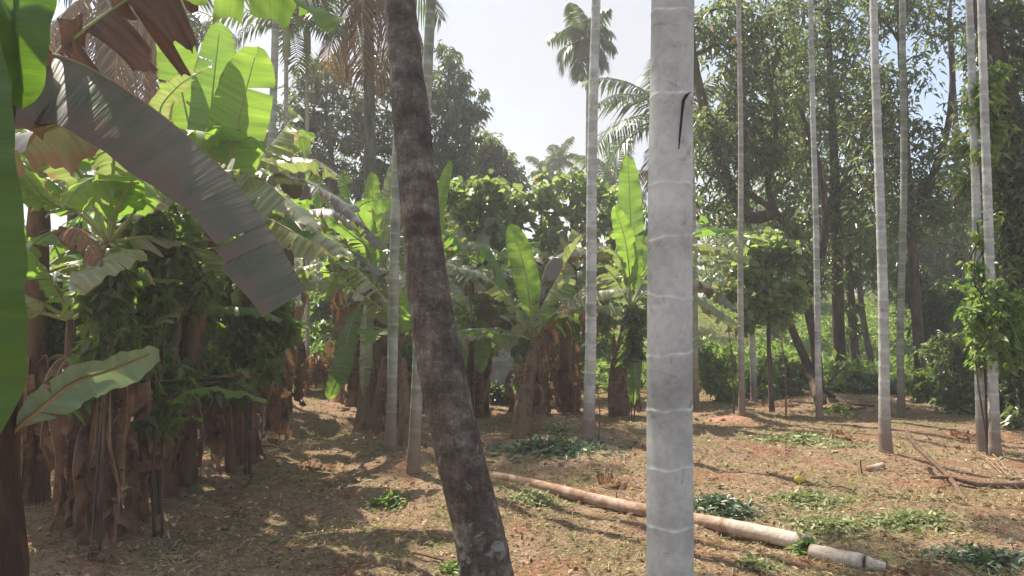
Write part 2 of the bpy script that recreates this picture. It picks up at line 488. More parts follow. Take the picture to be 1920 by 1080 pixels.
def coconut_mat():
    m, nd, lk = nodes('dark_coconut_bark')
    tc = nd.new('ShaderNodeTexCoord')
    n1 = noise(nd, lk, 7, 6, .65, tc.outputs['Object'])
    mp = nd.new('ShaderNodeMapping'); mp.inputs['Scale'].default_value = (14, 14, 45)
    lk.new(tc.outputs['Object'], mp.inputs['Vector'])
    n2 = noise(nd, lk, 1, 4, .6, mp.outputs[0])
    n3 = noise(nd, lk, 11, 5, .6, tc.outputs['Object'], .5)
    n4 = noise(nd, lk, 70, 3, .6, tc.outputs['Object'])
    r = ramp(nd, [(.30, (.040, .033, .027)), (.5, (.105, .086, .070)), (.66, (.21, .185, .155))]); lk.new(n1.outputs['Fac'], r.inputs['Fac'])
    mv = nd.new('ShaderNodeMapping'); mv.inputs['Scale'].default_value = (38, 38, 5); lk.new(tc.outputs['Object'], mv.inputs['Vector'])
    nv = noise(nd, lk, 1, 4, .7, mv.outputs[0])
    col = mix(nd, lk, .8, r.outputs['Color'], nv.outputs['Fac'], 'OVERLAY')
    col = mix(nd, lk, .5, col, n2.outputs['Fac'], 'OVERLAY')
    col = mix(nd, lk, .8, col, n4.outputs['Fac'], 'OVERLAY')
    g = nd.new('ShaderNodeNewGeometry'); s = nd.new('ShaderNodeSeparateXYZ'); lk.new(g.outputs['Position'], s.inputs[0])
    zr = nd.new('ShaderNodeMapRange'); zr.inputs[1].default_value = 1.05; zr.inputs[2].default_value = .55
    zr.inputs[3].default_value = 0; zr.inputs[4].default_value = 1
    lk.new(s.outputs[2], zr.inputs[0])
    th = math_(nd, lk, 'ADD', n3.outputs['Fac'], math_(nd, lk, 'MULTIPLY', zr.outputs[0], .10))
    lr = nd.new('ShaderNodeMapRange'); lr.inputs[1].default_value = .66; lr.inputs[2].default_value = .74
    lk.new(th, lr.inputs[0])
    col = mix(nd, lk, math_(nd, lk, 'MULTIPLY', lr.outputs[0], .75), col, (.33, .34, .31))
    at = nd.new('ShaderNodeAttribute'); at.attribute_name = 'ring'
    col = mix(nd, lk, math_(nd, lk, 'MULTIPLY', at.outputs['Fac'], .35), col, (.016, .012, .010))
    hb = math_(nd, lk, 'ADD', math_(nd, lk, 'MULTIPLY', n2.outputs['Fac'], .7), math_(nd, lk, 'MULTIPLY', n4.outputs['Fac'], .5))
    return finish(nd, lk, m, col, .8, .25, bump=hb, bstr=.8, bdist=.014)
M['coconut'] = coconut_mat()

def ground_mat():
    m, nd, lk = nodes('red_earth_with_dry_grass')
    tc = nd.new('ShaderNodeTexCoord'); v = tc.outputs['Object']
    n1 = noise(nd, lk, .55, 5, .6, v)
    n2 = noise(nd, lk, 3.2, 6, .7, v, .4)
    n3 = noise(nd, lk, 26, 6, .75, v, .6)
    n4 = noise(nd, lk, 90, 4, .7, v)
    soil = ramp(nd, [(.3, (.15, .09, .062)), (.5, (.34, .205, .14)), (.7, (.48, .33, .24))]); lk.new(n2.outputs['Fac'], soil.inputs['Fac'])
    dry = ramp(nd, [(.34, (.16, .11, .068)), (.5, (.42, .31, .195)), (.66, (.62, .50, .33))]); lk.new(n3.outputs['Fac'], dry.inputs['Fac'])
    f = math_(nd, lk, 'ADD', math_(nd, lk, 'MULTIPLY', n1.outputs['Fac'], .45), math_(nd, lk, 'MULTIPLY', n3.outputs['Fac'], .55))
    fr = nd.new('ShaderNodeMapRange'); fr.inputs[1].default_value = .40; fr.inputs[2].default_value = .56; fr.inputs[4].default_value = .6; lk.new(f, fr.inputs[0])
    col = mix(nd, lk, fr.outputs[0], soil.outputs['Color'], dry.outputs['Color'])
    n5 = noise(nd, lk, 1.1, 5, .65, v, .3)
    gr = nd.new('ShaderNodeMapRange'); gr.inputs[1].default_value = .47; gr.inputs[2].default_value = .58; gr.inputs[4].default_value = .6; lk.new(n5.outputs['Fac'], gr.inputs[0])
    gmix = ramp(nd, [(.35, (.075, .07, .035)), (.5, (.20, .185, .09)), (.65, (.36, .33, .18))]); lk.new(n3.outputs['Fac'], gmix.inputs['Fac'])
    col = mix(nd, lk, gr.outputs[0], col, gmix.outputs['Color'])
    n6 = noise(nd, lk, 1.6, 4, .6, v, .5)
    rd_ = nd.new('ShaderNodeMapRange'); rd_.inputs[1].default_value = .54; rd_.inputs[2].default_value = .63; rd_.inputs[4].default_value = .7; lk.new(n6.outputs['Fac'], rd_.inputs[0])
    col = mix(nd, lk, rd_.outputs[0], col, (.36, .165, .105))
    # beyond the clearing the slope is grassy
    s = nd.new('ShaderNodeSeparateXYZ'); lk.new(v, s.inputs[0])
    yf = math_(nd, lk, 'ADD', s.outputs[1], math_(nd, lk, 'MULTIPLY', n1.outputs['Fac'], 5.0))
    yr = nd.new('ShaderNodeMapRange'); yr.inputs[1].default_value = 18; yr.inputs[2].default_value = 22; yr.inputs[4].default_value = .85; lk.new(yf, yr.inputs[0])
    grass = ramp(nd, [(.3, (.07, .085, .03)), (.55, (.16, .17, .06)), (.75, (.28, .25, .10))]); lk.new(n2.outputs['Fac'], grass.inputs['Fac'])
    col = mix(nd, lk, yr.outputs[0], col, grass.outputs['Color'])
    col = mix(nd, lk, .8, col, n4.outputs['Fac'], 'OVERLAY')
    hb = math_(nd, lk, 'ADD', math_(nd, lk, 'MULTIPLY', n3.outputs['Fac'], 1.0), math_(nd, lk, 'MULTIPLY', n4.outputs['Fac'], .5))
    return finish(nd, lk, m, col, .95, .12, bump=hb, bstr=.9, bdist=.05)
M['ground'] = ground_mat()

def log_mat():
    m, nd, lk = nodes('fallen_trunk_bark')
    tc = nd.new('ShaderNodeTexCoord')
    at = nd.new('ShaderNodeAttribute'); at.attribute_name = 'ring'
    n1 = noise(nd, lk, 5, 5, .65, tc.outputs['Object'], .4)
    n2 = noise(nd, lk, 40, 4, .65, tc.outputs['Object'])
    r = ramp(nd, [(.30, (.16, .085, .055)), (.47, (.34, .22, .155)), (.58, (.46, .34, .26)), (.72, (.60, .54, .46))]); lk.new(n1.outputs['Fac'], r.inputs['Fac'])
    # peeled pale wood towards the near end
    pr = math_(nd, lk, 'MULTIPLY', at.outputs['Fac'], math_(nd, lk, 'MULTIPLY', n1.outputs['Fac'], 1.4), True)
    col = mix(nd, lk, pr, r.outputs['Color'], (.66, .62, .54))
    col = mix(nd, lk, .4, col, n2.outputs['Fac'], 'OVERLAY')
    return finish(nd, lk, m, col, .8, .2, bump=n2.outputs['Fac'], bstr=.6, bdist=.01)
M['log'] = log_mat()

# ------------------------------------------------------------------ ground
def build_ground():
    nx, ny = 420, 520
    u = np.linspace(-1, 1, nx); xs = 9 * u + 111 * np.sign(u) * np.abs(u) ** 4
    w = np.linspace(0, 1, ny); ys = -8 + 26 * w + 122 * w ** 5
    X, Y = np.meshgrid(xs, ys)
    Z = gz(X, Y)
    V = np.stack([X, Y, Z], -1).reshape(-1, 3)
    i, j = np.meshgrid(np.arange(ny - 1), np.arange(nx - 1), indexing='ij')
    a = (i * nx + j).ravel()
    F = np.stack([a, a + 1, a + nx + 1, a + nx], 1)
    o = link('ground', np_mesh('ground', V, F, smooth=True), M['ground'])
    tag(o, kind='structure')
build_ground()

# ------------------------------------------------------------------ banana leaves and plants
def wprof(t, blunt):
    t = t * blunt
    return max(1 - abs(2 * t - 1) ** 3.0, 0) ** .62 * (1 - .12 * t)

def banana_leaf(parent, pts, hw, mat='ban_green', fold=25, tears=4, seed=0, S=None, pet=.12, blunt=1.0, roll=0, name='leaf', wave=.02, rib=.016, slant=.22, sides=(-1, 1), pull=.5, ribmat=None, curl=.5):
    rd = random.Random(seed * 77 + 5)
    n = 56
    cp, Ltot = spline(pts, n)
    a = (cp[-1] - cp[0]); a.z = 0
    if a.length < 1e-4: a = Vector((1, 0, 0))
    a.normalize()
    Sh = Vector(S) if S is not None else Vector((-a.y, a.x, 0))
    fr = []
    for i in range(n):
        T = (cp[min(i + 1, n - 1)] - cp[max(i - 1, 0)]).normalized()
        s = Sh - T * Sh.dot(T)
        if s.length < .05: s = fr[-1][1] if fr else Vector((1, 0, 0))
        s.normalize()
        if roll: s = Matrix.Rotation(R(roll), 3, T) @ s
        fr.append((T, s, T.cross(s)))
    def at(t):
        x = min(max(t, 0), 1) * (n - 1); i = min(int(x), n - 2); w = x - i
        p = cp[i].lerp(cp[i + 1], w)
        f0, f1 = fr[i], fr[i + 1]
        return p, f0[0].lerp(f1[0], w).normalized(), f0[1].lerp(f1[1], w).normalized(), f0[2].lerp(f1[2], w).normalized()
    v, f, uv = [], [], []
    cols = 6
    ph = rd.uniform(0, 6)
    for sd in sides:
        br = sorted(rd.uniform(.06, .97) for _ in range(tears))
        cuts = [0] + [b for k, b in enumerate(br) if (k == 0 or b - br[k - 1] > .012)] + [1]
        deep = [rd.uniform(.15, .9) for _ in cuts]
        fd = fold[0 if sd < 0 else 1] if isinstance(fold, tuple) else fold
        for ci in range(len(cuts) - 1):
            t0, t1 = cuts[ci], cuts[ci + 1]
            rows = max(2, int((t1 - t0) * 44) + 1)
            jf = rd.gauss(0, 1) * (min(tears, 12) * .9)
            jr = rd.gauss(0, 1) * (min(tears, 12) * .004)
            base = len(v)
            tm = (t0 + t1) / 2
            wl = 1 - (rd.uniform(0, .22) if tears > 3 else 0)
            for r in range(rows + 1):
                t = t0 + (t1 - t0) * r / rows
                for c in range(cols + 1):
                    u = c / cols
                    tt = t + (tm - t) * u * pull * .22 * (1 if tears else 0)
                    if t0 == 0: tt = t
                    tb = pet + (1 - pet) * tt
                    p, T, s, N = at(tb)
                    w = (hw[0 if sd < 0 else 1] if isinstance(hw, tuple) else hw) * wprof(tt, blunt) * wl
                    ang = R(fd + jf * u) * (1 - curl + curl * 2 * u * .9)
                    ang2 = R((fd + jf * u) * (1 - curl))
                    rr = u * w
                    am = (ang + ang2) / 2
                    q = p + s * (sd * math.cos(am) * rr) - N * (math.sin(am) * rr) + T * (slant * rr)
                    q += N * (wave * u * math.sin(t * 23 + ph + sd) + wave * .6 * u * math.sin(t * 57 + ph * 2)) + N * jr * u * 2
                    v.append(q); uv.append((.5 + .5 * sd * u, t * Ltot * .5))
            for r in range(rows):
                for c in range(cols):
                    a0 = base + r * (cols + 1) + c
                    q = (a0, a0 + 1, a0 + cols + 2, a0 + cols + 1)
                    f.append(q if sd > 0 else q[::-1])
    me = bpy.data.meshes.new(name)
    me.from_pydata([tuple(x) for x in v], [], f)
    ul = me.uv_layers.new(name='UVMap')
    vi = np.zeros(len(me.loops), np.int32); me.loops.foreach_get('vertex_index', vi)
    ul.data.foreach_set('uv', np.array(uv, np.float32)[vi].ravel())
    me.polygons.foreach_set('use_smooth', [True] * len(me.polygons))
    o = link(name, me, M[mat], parent)
    mb = MB()
    k = n // 2
    idx = list(range(0, n - 3, 2))
    mb.tube([cp[i] - fr[i][2] * rib * .35 for i in idx], [max(rib * (1 - .85 * i / n), .002) for i in idx], 6)
    mb.build('midrib', M[ribmat or ('midrib_dry' if mat == 'ban_dead' else 'midrib')], o)
    return o

def auto_pts(top, az, el, L, droop, n=6):
    """arching midrib: starts at elevation el, bends down by droop radians over its length"""
    pts = [Vector(top)]
    e = el
    for i in range(n):
        d = Vector((math.cos(az) * math.cos(e), math.sin(az) * math.cos(e), math.sin(e)))
        pts.append(pts[-1] + d * (L / n))
        e -= droop / n * (0.5 + i / (n - 1))
    return pts

def stem_mesh(parent, base, top, r0, r1, mat, seed):
    rd = random.Random(seed)
    n = 22
    mid = (base + top) / 2 + Vector((rd.uniform(-.06, .06), rd.uniform(-.05, .05), 0))
    cp, L = spline([base - Vector((0, 0, .15)), mid, top], n)
    mb = MB()
    rad = []
    for i in range(n):
        t = i / (n - 1)
        rad.append((r0 * (1 - t) + r1 * t) * (1 + .45 * math.exp(-t * 7)) * (1 + .05 * math.sin(i * 2.1 + seed)))
    mb.tube(cp, rad, 14, jitter=.05)
    # overlapping sheath edges
    for k in range(7):
        a = rd.uniform(0, 6.28); h0 = rd.uniform(.05, .6); h1 = h0 + rd.uniform(.2, .4)
        pts, rr = [], []
        for j in range(8):
            t = h0 + (h1 - h0) * j / 7
            i = min(int(t * (n - 1)), n - 1)
            pts.append(cp[i] + Vector((math.cos(a + j * .06), math.sin(a + j * .06), 0)) * rad[i] * .72); rr.append(rad[i] * .42 * (1 - .6 * j / 7))
        mb.tube(pts, rr, 7)
    return mb.build('pseudostem', M[mat], parent)

def dead_skirt(parent, top, n, seed, hmax=None, rb=.15, big=False):
    rd = random.Random(seed * 13 + 1)
    g = parent.location
    for k in range(int(n * (3.4 if big else 2.4))):
        az = k * 2.399 + rd.uniform(-.5, .5)
        f = rd.uniform(.35, .98)
        if hmax is not None: f = min(f, hmax / top.z)
        c = g.lerp(top, f)
        d = Vector((math.cos(az), math.sin(az), 0))
        st = c + d * .06
        h = st.z - g.z
        L = h * (rd.uniform(.3, 1.0) if big else rd.uniform(.55, 1.0))
        out = rd.uniform(.12, .42) if big else rd.uniform(.08, .30)
        w = Vector((rd.uniform(-.1, .1), rd.uniform(-.1, .1), 0))
        pts = [st, st + d * out * .7 + Vector((0, 0, .05)), st + d * out - Vector((0, 0, L * .3)), st + d * (out * .75 + .02) - Vector((0, 0, L * .65)) + w, st + d * (out * .75 + .05) - Vector((0, 0, L)) + w * .5]
        kind = rd.random()
        banana_leaf(parent, pts, (rd.uniform(.035, .14) if big else rd.uniform(.03, .115)), 'ban_shred' if (kind < .7 or big) else 'ban_dead', rd.uniform(30, 120), rd.choice((0, 2, 4, 7)) if not big else rd.choice((3, 5, 8)), seed * 31 + k, pet=rd.uniform(.05, .22), wave=.012 if big else .03, rib=.006, name='dry_leaf', slant=-.3 if big else .1, pull=1.6 if big else .5, roll=rd.uniform(-30, 30), blunt=rd.uniform(.75, 1), ribmat='midrib_dry')

GB = 'banana plants in the grove'
def banana_plant(label, base, top, hero=(), auto=0, seed=1, r0=.12, r1=.075, Lr=(1.3, 1.9), hw=(.2, .27), skirt=4, mats=('ban_green', 'ban_glare', 'ban_young', 'ban_glare', 'ban_green'), el=(15, 72), azs=None, stem='stem', name='banana_plant', tears=(6, 18), cat='banana plant', hmax=None):
    rd = random.Random(seed * 101)
    root = empty(name, base, label, cat, GB)
    stem_mesh(root, base, top, r0, r1, stem, seed)
    for k, h in enumerate(hero):
        h = dict(h)
        pts = [top] + [P(*q) for q in h.pop('pts')] if not h.pop('free', False) else [P(*q) for q in h.pop('pts')]
        banana_leaf(root, pts, seed=seed * 17 + k, **h)
    for k in range(auto):
        az = (azs[k % len(azs)] + rd.uniform(-.25, .25)) if azs else k * 2.4 + rd.uniform(-.4, .4) + seed
        e = R(rd.uniform(*el))
        L = rd.uniform(*Lr)
        pts = auto_pts(top, az, e, L, rd.uniform(.9, 1.9) if e < 1.1 else rd.uniform(.3, .8))
        banana_leaf(root, pts, rd.uniform(*hw), mats[k % len(mats)], rd.uniform(12, 48), rd.randint(*tears), seed * 19 + k, pet=rd.uniform(.14, .22), roll=rd.uniform(-15, 15), wave=.02)
    if skirt: dead_skirt(root, top, skirt, seed, hmax=hmax, rb=r0, big=base.x < -1.8)
    return root

XS = (1, 0, 0)
# --- the near plant whose leaves hang over the left edge of the picture
b = GX(5, 1.85)
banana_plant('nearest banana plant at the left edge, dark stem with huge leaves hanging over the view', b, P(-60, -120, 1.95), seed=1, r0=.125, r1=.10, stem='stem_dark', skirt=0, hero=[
    dict(pts=[(-170, 60, 1.7), (-165, 300, 1.6), (-130, 560, 1.6), (-60, 860, 1.6)], hw=.215, mat='ban_near', fold=8, tears=0, S=XS, pet=.1, wave=.008),
    dict(pts=[(0, -330, 1.8), (26, -100, 1.8), (28, 60, 1.8), (44, 205, 1.8)], hw=.105, mat='ban_near', fold=5, tears=0, S=XS, pet=.05, wave=.006),
    dict(pts=[(-30, 60, 2.1), (25, 84, 2.3), (150, 118, 2.4), (290, 205, 2.5), (420, 318, 2.6), (500, 420, 2.65), (575, 545, 2.7)], hw=(.36, .13), mat='ban_wither', fold=(60, 25), tears=3, pet=.05, blunt=.80, wave=.005, curl=.22, rib=.010, slant=.0, pull=.07, ribmat='midrib_dry'),
    dict(pts=[(50, 150, 2.3), (112, 90, 2.4), (180, 36, 2.5), (260, -14, 2.6), (360, -30, 2.7), (450, 10, 2.75)], hw=.12, mat='ban_shredtop', fold=72, tears=16, pet=.22, wave=.02, rib=.011, pull=.9),
    dict(pts=[(100, -330, 2.2), (300, -110, 2.4), (440, -40, 2.5), (555, -2, 2.55), (618, 62, 2.6)], hw=.15, mat='ban_green', fold=55, tears=6, pet=.2, wave=.02, rib=.010),
    dict(pts=[(0, 0, 1.95), (60, 150, 2.4), (130, 215, 2.6), (30, 260, 2.8), (-60, 270, 2.9)], hw=.16, mat='ban_dull', fold=50, tears=3, pet=.3),
])
# --- its low sucker with a pale curling leaf
s0 = GX(-60, 1.95)
banana_plant('small banana sucker at the left edge with a bluish leaf and pale curled tip', s0, P(-60, 890, 1.95), seed=2, r0=.03, r1=.02, skirt=0, name='banana_sucker', hero=[
    dict(pts=[(10, 820, 1.95), (75, 765, 1.97), (140, 715, 2.0), (215, 690, 2.05), (300, 655, 2.1)], hw=.085, mat='ban_blue', fold=10, tears=1, pet=.30, wave=.004, rib=.009, ribmat='midrib_dry', roll=-38),
])
# --- left clump
base = G(190, 1000)
banana_plant('banana plant in the left foreground, shaggy with brown dry leaves', base, P(205, 455, 5.6), seed=3, hmax=1.25, skirt=9, stem='stem', auto=7, r0=.13, Lr=(1.1, 1.6), el=(15, 60), mats=('ban_glare', 'ban_green'), hero=[
    dict(pts=[(255, 385, 5.4), (225, 330, 5.2), (160, 340, 5.0), (120, 385, 4.9)], hw=.20, mat='ban_young', fold=42, tears=2, pet=.35),
    dict(pts=[(250, 400, 5.7), (290, 345, 5.8), (340, 350, 5.7), (420, 400, 5.5)], hw=.17, mat='ban_glare', fold=30, tears=6, pet=.3),
    dict(pts=[(170, 370, 5.5), (110, 290, 5.3), (30, 270, 5.1), (-30, 330, 5.0)], hw=.20, mat='ban_glare', fold=35, tears=4, pet=.3),
    dict(pts=[(150, 400, 5.4), (95, 380, 5.2), (50, 330, 5.0), (20, 290, 4.9)], hw=.17, mat='ban_green', fold=15, tears=2, pet=.3),
    dict(pts=[(165, 480, 5.3), (120, 440, 5.1), (150, 430, 4.9), (190, 500, 4.8)], hw=.13, mat='ban_dead', fold=55, tears=5, pet=.3),
    dict(pts=[(235, 470, 5.2), (225, 480, 5.0), (180, 500, 4.8), (130, 545, 4.7)], hw=.14, mat='ban_glare', fold=15, tears=1, pet=.2),
])
base = G(335, 905)
banana_plant('tall banana plant in the left clump with three upright glowing leaves', base, P(398, 440, 6.9), seed=4, skirt=7, auto=4, r0=.13, hmax=1.1, hero=[
    dict(pts=[(378, 330, 6.9), (345, 190, 6.85), (314, 22, 6.8)], hw=.215, mat='ban_young', fold=-8, tears=1, S=XS, pet=.22, wave=.01),
    dict(pts=[(392, 330, 6.7), (398, 190, 6.6), (414, 40, 6.5)], hw=.22, mat='ban_green', fold=-8, tears=1, S=XS, pet=.16, wave=.01, slant=.1),
    dict(pts=[(425, 325, 6.5), (450, 215, 6.4), (484, 86, 6.3)], hw=.265, mat='ban_young', fold=-6, tears=2, S=XS, pet=.24, wave=.012),
    dict(pts=[(360, 330, 6.6), (300, 225, 6.4), (330, 165, 6.2), (398, 122, 6.1)], hw=.12, mat='ban_glare', fold=22, tears=10, pet=.3),
    dict(pts=[(425, 335, 6.5), (480, 330, 6.3), (560, 395, 6.1), (655, 490, 6.0)], hw=.19, mat='ban_glare', fold=40, tears=8, pet=.14),
    dict(pts=[(440, 360, 6.9), (530, 330, 7.0), (630, 370, 7.0), (722, 462, 7.0)], hw=.20, mat='ban_dull', fold=35, tears=7, pet=.2),
    dict(pts=[(420, 420, 6.6), (480, 400, 6.4), (560, 440, 6.3), (640, 480, 6.2)], hw=.16, mat='ban_glare', fold=40, tears=6, pet=.2),
    dict(pts=[(440, 350, 7.2), (520, 300, 7.3), (590, 300, 7.3), (645, 335, 7.3)], hw=.19, mat='ban_glare', fold=28, tears=4, pet=.3),
])
base = G(455, 862)
banana_plant('rightmost leafy banana plant of the left clump, brown dry leaves at its foot', base, P(470, 470, 8.3), seed=5, hmax=1.15, skirt=8, auto=10, r0=.13, Lr=(1.1, 1.7), el=(10, 60), mats=('ban_glare', 'ban_young', 'ban_green', 'ban_dull'))
base = G(270, 900)
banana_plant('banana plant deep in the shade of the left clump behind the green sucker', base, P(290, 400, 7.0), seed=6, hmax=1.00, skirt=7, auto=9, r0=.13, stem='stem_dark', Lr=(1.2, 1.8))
base = G(520, 800)
banana_plant('slim dark banana stem standing alone at the right end of the left clump', base, P(515, 480, 11.0), seed=7, hmax=1.30, skirt=3, auto=7, r0=.15, r1=.1, stem='stem_dark', Lr=(1.2, 1.9), mats=('ban_glare', 'ban_young', 'ban_green', 'ban_dull'))
base = G(60, 930)
banana_plant('banana plant behind the nearest one, its brown stem mostly hidden at the left edge', base, P(75, 330, 6.2), seed=8, hmax=1.20, skirt=5, auto=7, stem='stem', Lr=(1.2, 1.8))
base = GX(150, 9.5)
banana_plant('banana plant at the back of the left clump behind the big hanging leaf', base, P(140, 330, 9.4), seed=9, hmax=1.00, skirt=4, auto=8, stem='stem_dark', Lr=(1.4, 2.0))
base = GX(400, 10.5)
banana_plant('banana plant at the back of the left clump between the vine covered stems', base, P(400, 400, 10.4), seed=21, hmax=1.00, skirt=4, auto=8, stem='stem_dark', Lr=(1.4, 2.0))
for k, (px, py, d_, ty, lb) in enumerate([
        (128, 960, 6.0, 600, 'leafy young banana sucker in front of the leftmost stems'),
        (330, 900, 7.0, 590, 'leafy young banana sucker among the vines of the left clump'),
        (440, 870, 7.9, 600, 'leafy young banana sucker below the tip of the big grey leaf'),
        (60, 930, 6.6, 520, 'young banana sucker behind the nearest leaf at the left edge')]):
    g_ = GX(px, d_)
    banana_plant(lb, g_, P(px + 6, ty, d_), seed=30 + k, r0=.055, r1=.035, skirt=1, auto=7, name='banana_sucker', Lr=(.75, 1.15), hw=(.11, .17), mats=('ban_green', 'ban_young', 'ban_glare'), el=(5, 70), tears=(0, 4))
# green sucker
base = G(272, 960)
banana_plant('slender green banana sucker with long arching leaves in front of the dry leaf skirts', base, P(262, 800, 6.2), seed=10, r0=.035, r1=.022, skirt=0, name='banana_sucker', stem='stem', hero=[
    dict(pts=[(300, 765, 6.0), (370, 728, 5.8), (440, 733, 5.7), (500, 750, 5.6)], hw=.075, mat='ban_green', fold=25, tears=0, pet=.3, rib=.008),
    dict(pts=[(290, 800, 6.0), (330, 783, 5.9), (380, 783, 5.8)], hw=.045, mat='ban_green', fold=25, tears=0, pet=.35, rib=.007),
    dict(pts=[(268, 720, 6.2), (285, 650, 6.3), (310, 600, 6.4)], hw=.09, mat='ban_green', fold=15, tears=0, pet=.25, rib=.008),
])
# --- middle row, left of the leaning trunk
base = G(692, 800)
banana_plant('banana plant left of the leaning dark trunk with a wide brown foot', base, P(700, 545, 10.9), seed=11, skirt=7, auto=7, r0=.17, r1=.1, Lr=(1.0, 1.5), hero=[
    dict(pts=[(703, 480, 10.9), (700, 400, 10.9), (698, 320, 10.8)], hw=.14, mat='ban_young', fold=5, tears=1, S=XS, pet=.2),
    dict(pts=[(715, 480, 11.0), (725, 400, 11.0), (740, 285, 11.0)], hw=.12, mat='ban_glare', fold=10, tears=4, S=XS, pet=.2),
    dict(pts=[(690, 470, 10.5), (660, 440, 10.2), (610, 400, 10.0), (590, 370, 9.9)], hw=.2, mat='ban_green', fold=20, tears=3, pet=.2),
    dict(pts=[(690, 440, 10.6), (670, 395, 10.4), (700, 375, 10.2), (770, 372, 10.1)], hw=.17, mat='ban_green', fold=25, tears=3, pet=.25),
    dict(pts=[(680, 500, 10.6), (640, 450, 10.4), (590, 440, 10.2), (540, 470, 10.0)], hw=.18, mat='ban_dull', fold=40, tears=6, pet=.2),
    dict(pts=[(690, 560, 10.5), (686, 620, 10.2), (684, 680, 10.1), (680, 745, 10.1)], hw=.13, mat='ban_glare', fold=30, tears=5, S=XS, pet=.2),
    dict(pts=[(675, 570, 10.6), (655, 620, 10.4), (640, 690, 10.3), (615, 750, 10.3)], hw=.16, mat='ban_green', fold=15, tears=1, S=(.8, 0, .5), pet=.2),
])
base = G(764, 835)
banana_plant('green stemmed banana plant between two palm trunks left of the leaning trunk', base, P(752, 628, 10.0), seed=12, skirt=3, r0=.08, r1=.05, auto=3, Lr=(.8, 1.1), hero=[
    dict(pts=[(740, 600, 9.9), (690, 560, 9.7), (630, 530, 9.5), (565, 530, 9.4)], hw=.17, mat='ban_glare', fold=35, tears=9, pet=.1),
    dict(pts=[(745, 590, 10), (710, 545, 9.9), (670, 505, 9.8), (620, 490, 9.7)], hw=.16, mat='ban_glare', fold=25, tears=8, pet=.12),
    dict(pts=[(752, 610, 9.8), (748, 570, 9.6), (745, 548, 9.5)], hw=.17, mat='ban_young', fold=10, tears=0, S=XS, pet=.1),
    dict(pts=[(745, 600, 10.2), (715, 520, 10.3), (660, 470, 10.3), (610, 500, 10.3)], hw=.17, mat='ban_dull', fold=30, tears=8, pet=.14),
])
# --- middle row, between the two big trunks
base = G(975, 815)
banana_plant('banana plant in the middle between the two big trunks with one upright glowing leaf', base, P(1003, 640, 10.9), seed=13, skirt=5, auto=4, r0=.14, r1=.09, Lr=(1.0, 1.3), hmax=1.35, hero=[
    dict(pts=[(996, 590, 10.8), (985, 510, 10.7), (958, 418, 10.6)], hw=.19, mat='ban_young', fold=10, tears=1, S=XS, pet=.2, blunt=1),
    dict(pts=[(975, 590, 10.6), (940, 545, 10.4), (895, 512, 10.2), (830, 495, 10.1)], hw=.17, mat='ban_glare', fold=35, tears=10, pet=.14),
    dict(pts=[(1015, 580, 10.8), (1040, 530, 10.7), (1065, 485, 10.7), (1095, 442, 10.7)], hw=.22, mat='ban_glare', fold=25, tears=12, pet=.12),
    dict(pts=[(1020, 605, 10.8), (1060, 570, 10.6), (1110, 548, 10.5), (1180, 540, 10.4)], hw=.16, mat='ban_glare', fold=35, tears=6, pet=.18),
    dict(pts=[(1015, 620, 10.5), (1040, 590, 10.3), (1080, 580, 10.2), (1125, 618, 10.1)], hw=.17, mat='ban_dead', fold=75, tears=4, pet=.2, rib=.018),
    dict(pts=[(975, 630, 10.7), (935, 625, 10.5), (890, 615, 10.4), (845, 625, 10.3)], hw=.12, mat='ban_green', fold=55, tears=3, pet=.3),
    dict(pts=[(960, 560, 11.0), (920, 470, 11.2), (870, 450, 11.4)], hw=.2, mat='ban_green', fold=30, tears=4, pet=.2),
    dict(pts=[(1010, 560, 11.2), (1030, 490, 11.5), (1090, 470, 11.7), (1150, 480, 11.8)], hw=.18, mat='ban_dull', fold=35, tears=8, pet=.2),
])
base = G(1160, 780)
banana_plant('banana plant just left of the big pale trunk, with a tall upright leaf', base, P(1183, 575, 12.2), seed=14, skirt=6, auto=4, r0=.15, r1=.09, Lr=(1.1, 1.5), hmax=1.5, hero=[
    dict(pts=[(1185, 500, 12.2), (1182, 400, 12.2), (1177, 290, 12.1)], hw=.21, mat='ban_green', fold=5, tears=1, S=XS, pet=.16),
    dict(pts=[(1180, 510, 12.0), (1172, 450, 11.9), (1152, 385, 11.8)], hw=.16, mat='ban_young', fold=8, tears=0, S=XS, pet=.16),
    dict(pts=[(1175, 520, 12.0), (1160, 480, 11.8), (1130, 460, 11.6), (1090, 470, 11.5)], hw=.16, mat='ban_glare', fold=35, tears=6, pet=.2),
    dict(pts=[(1215, 510, 12.2), (1270, 462, 12.2), (1340, 462, 12.1), (1408, 485, 12.0)], hw=.17, mat='ban_glare', fold=48, tears=7, pet=.2),
    dict(pts=[(1215, 500, 12.3), (1260, 455, 12.4), (1330, 428, 12.4), (1410, 434, 12.4)], hw=.17, mat='ban_green', fold=42, tears=4, pet=.2),
    dict(pts=[(1215, 545, 12.1), (1280, 545, 12.0), (1330, 570, 11.9), (1392, 612, 11.8)], hw=.2, mat='ban_glare', fold=42, tears=9, pet=.2),
    dict(pts=[(1210, 550, 12.3), (1270, 520, 12.4), (1330, 535, 12.4), (1390, 585, 12.4)], hw=.17, mat='ban_dull', fold=35, tears=8, pet=.2),
    dict(pts=[(1210, 570, 12.0), (1260, 590, 11.9), (1295, 620, 11.8), (1320, 662, 11.7)], hw=.17, mat='ban_glare', fold=40, tears=8, pet=.2),
    dict(pts=[(1185, 620, 11.7), (1190, 680, 11.5), (1188, 760, 11.5)], hw=.16, mat='ban_green', fold=40, tears=1, S=XS, pet=.15),
    dict(pts=[(1200, 530, 12.4), (1215, 480, 12.5), (1240, 420, 12.6)], hw=.2, mat='ban_green', fold=20, tears=5, S=XS, pet=.2),
])
base = G(885, 785)
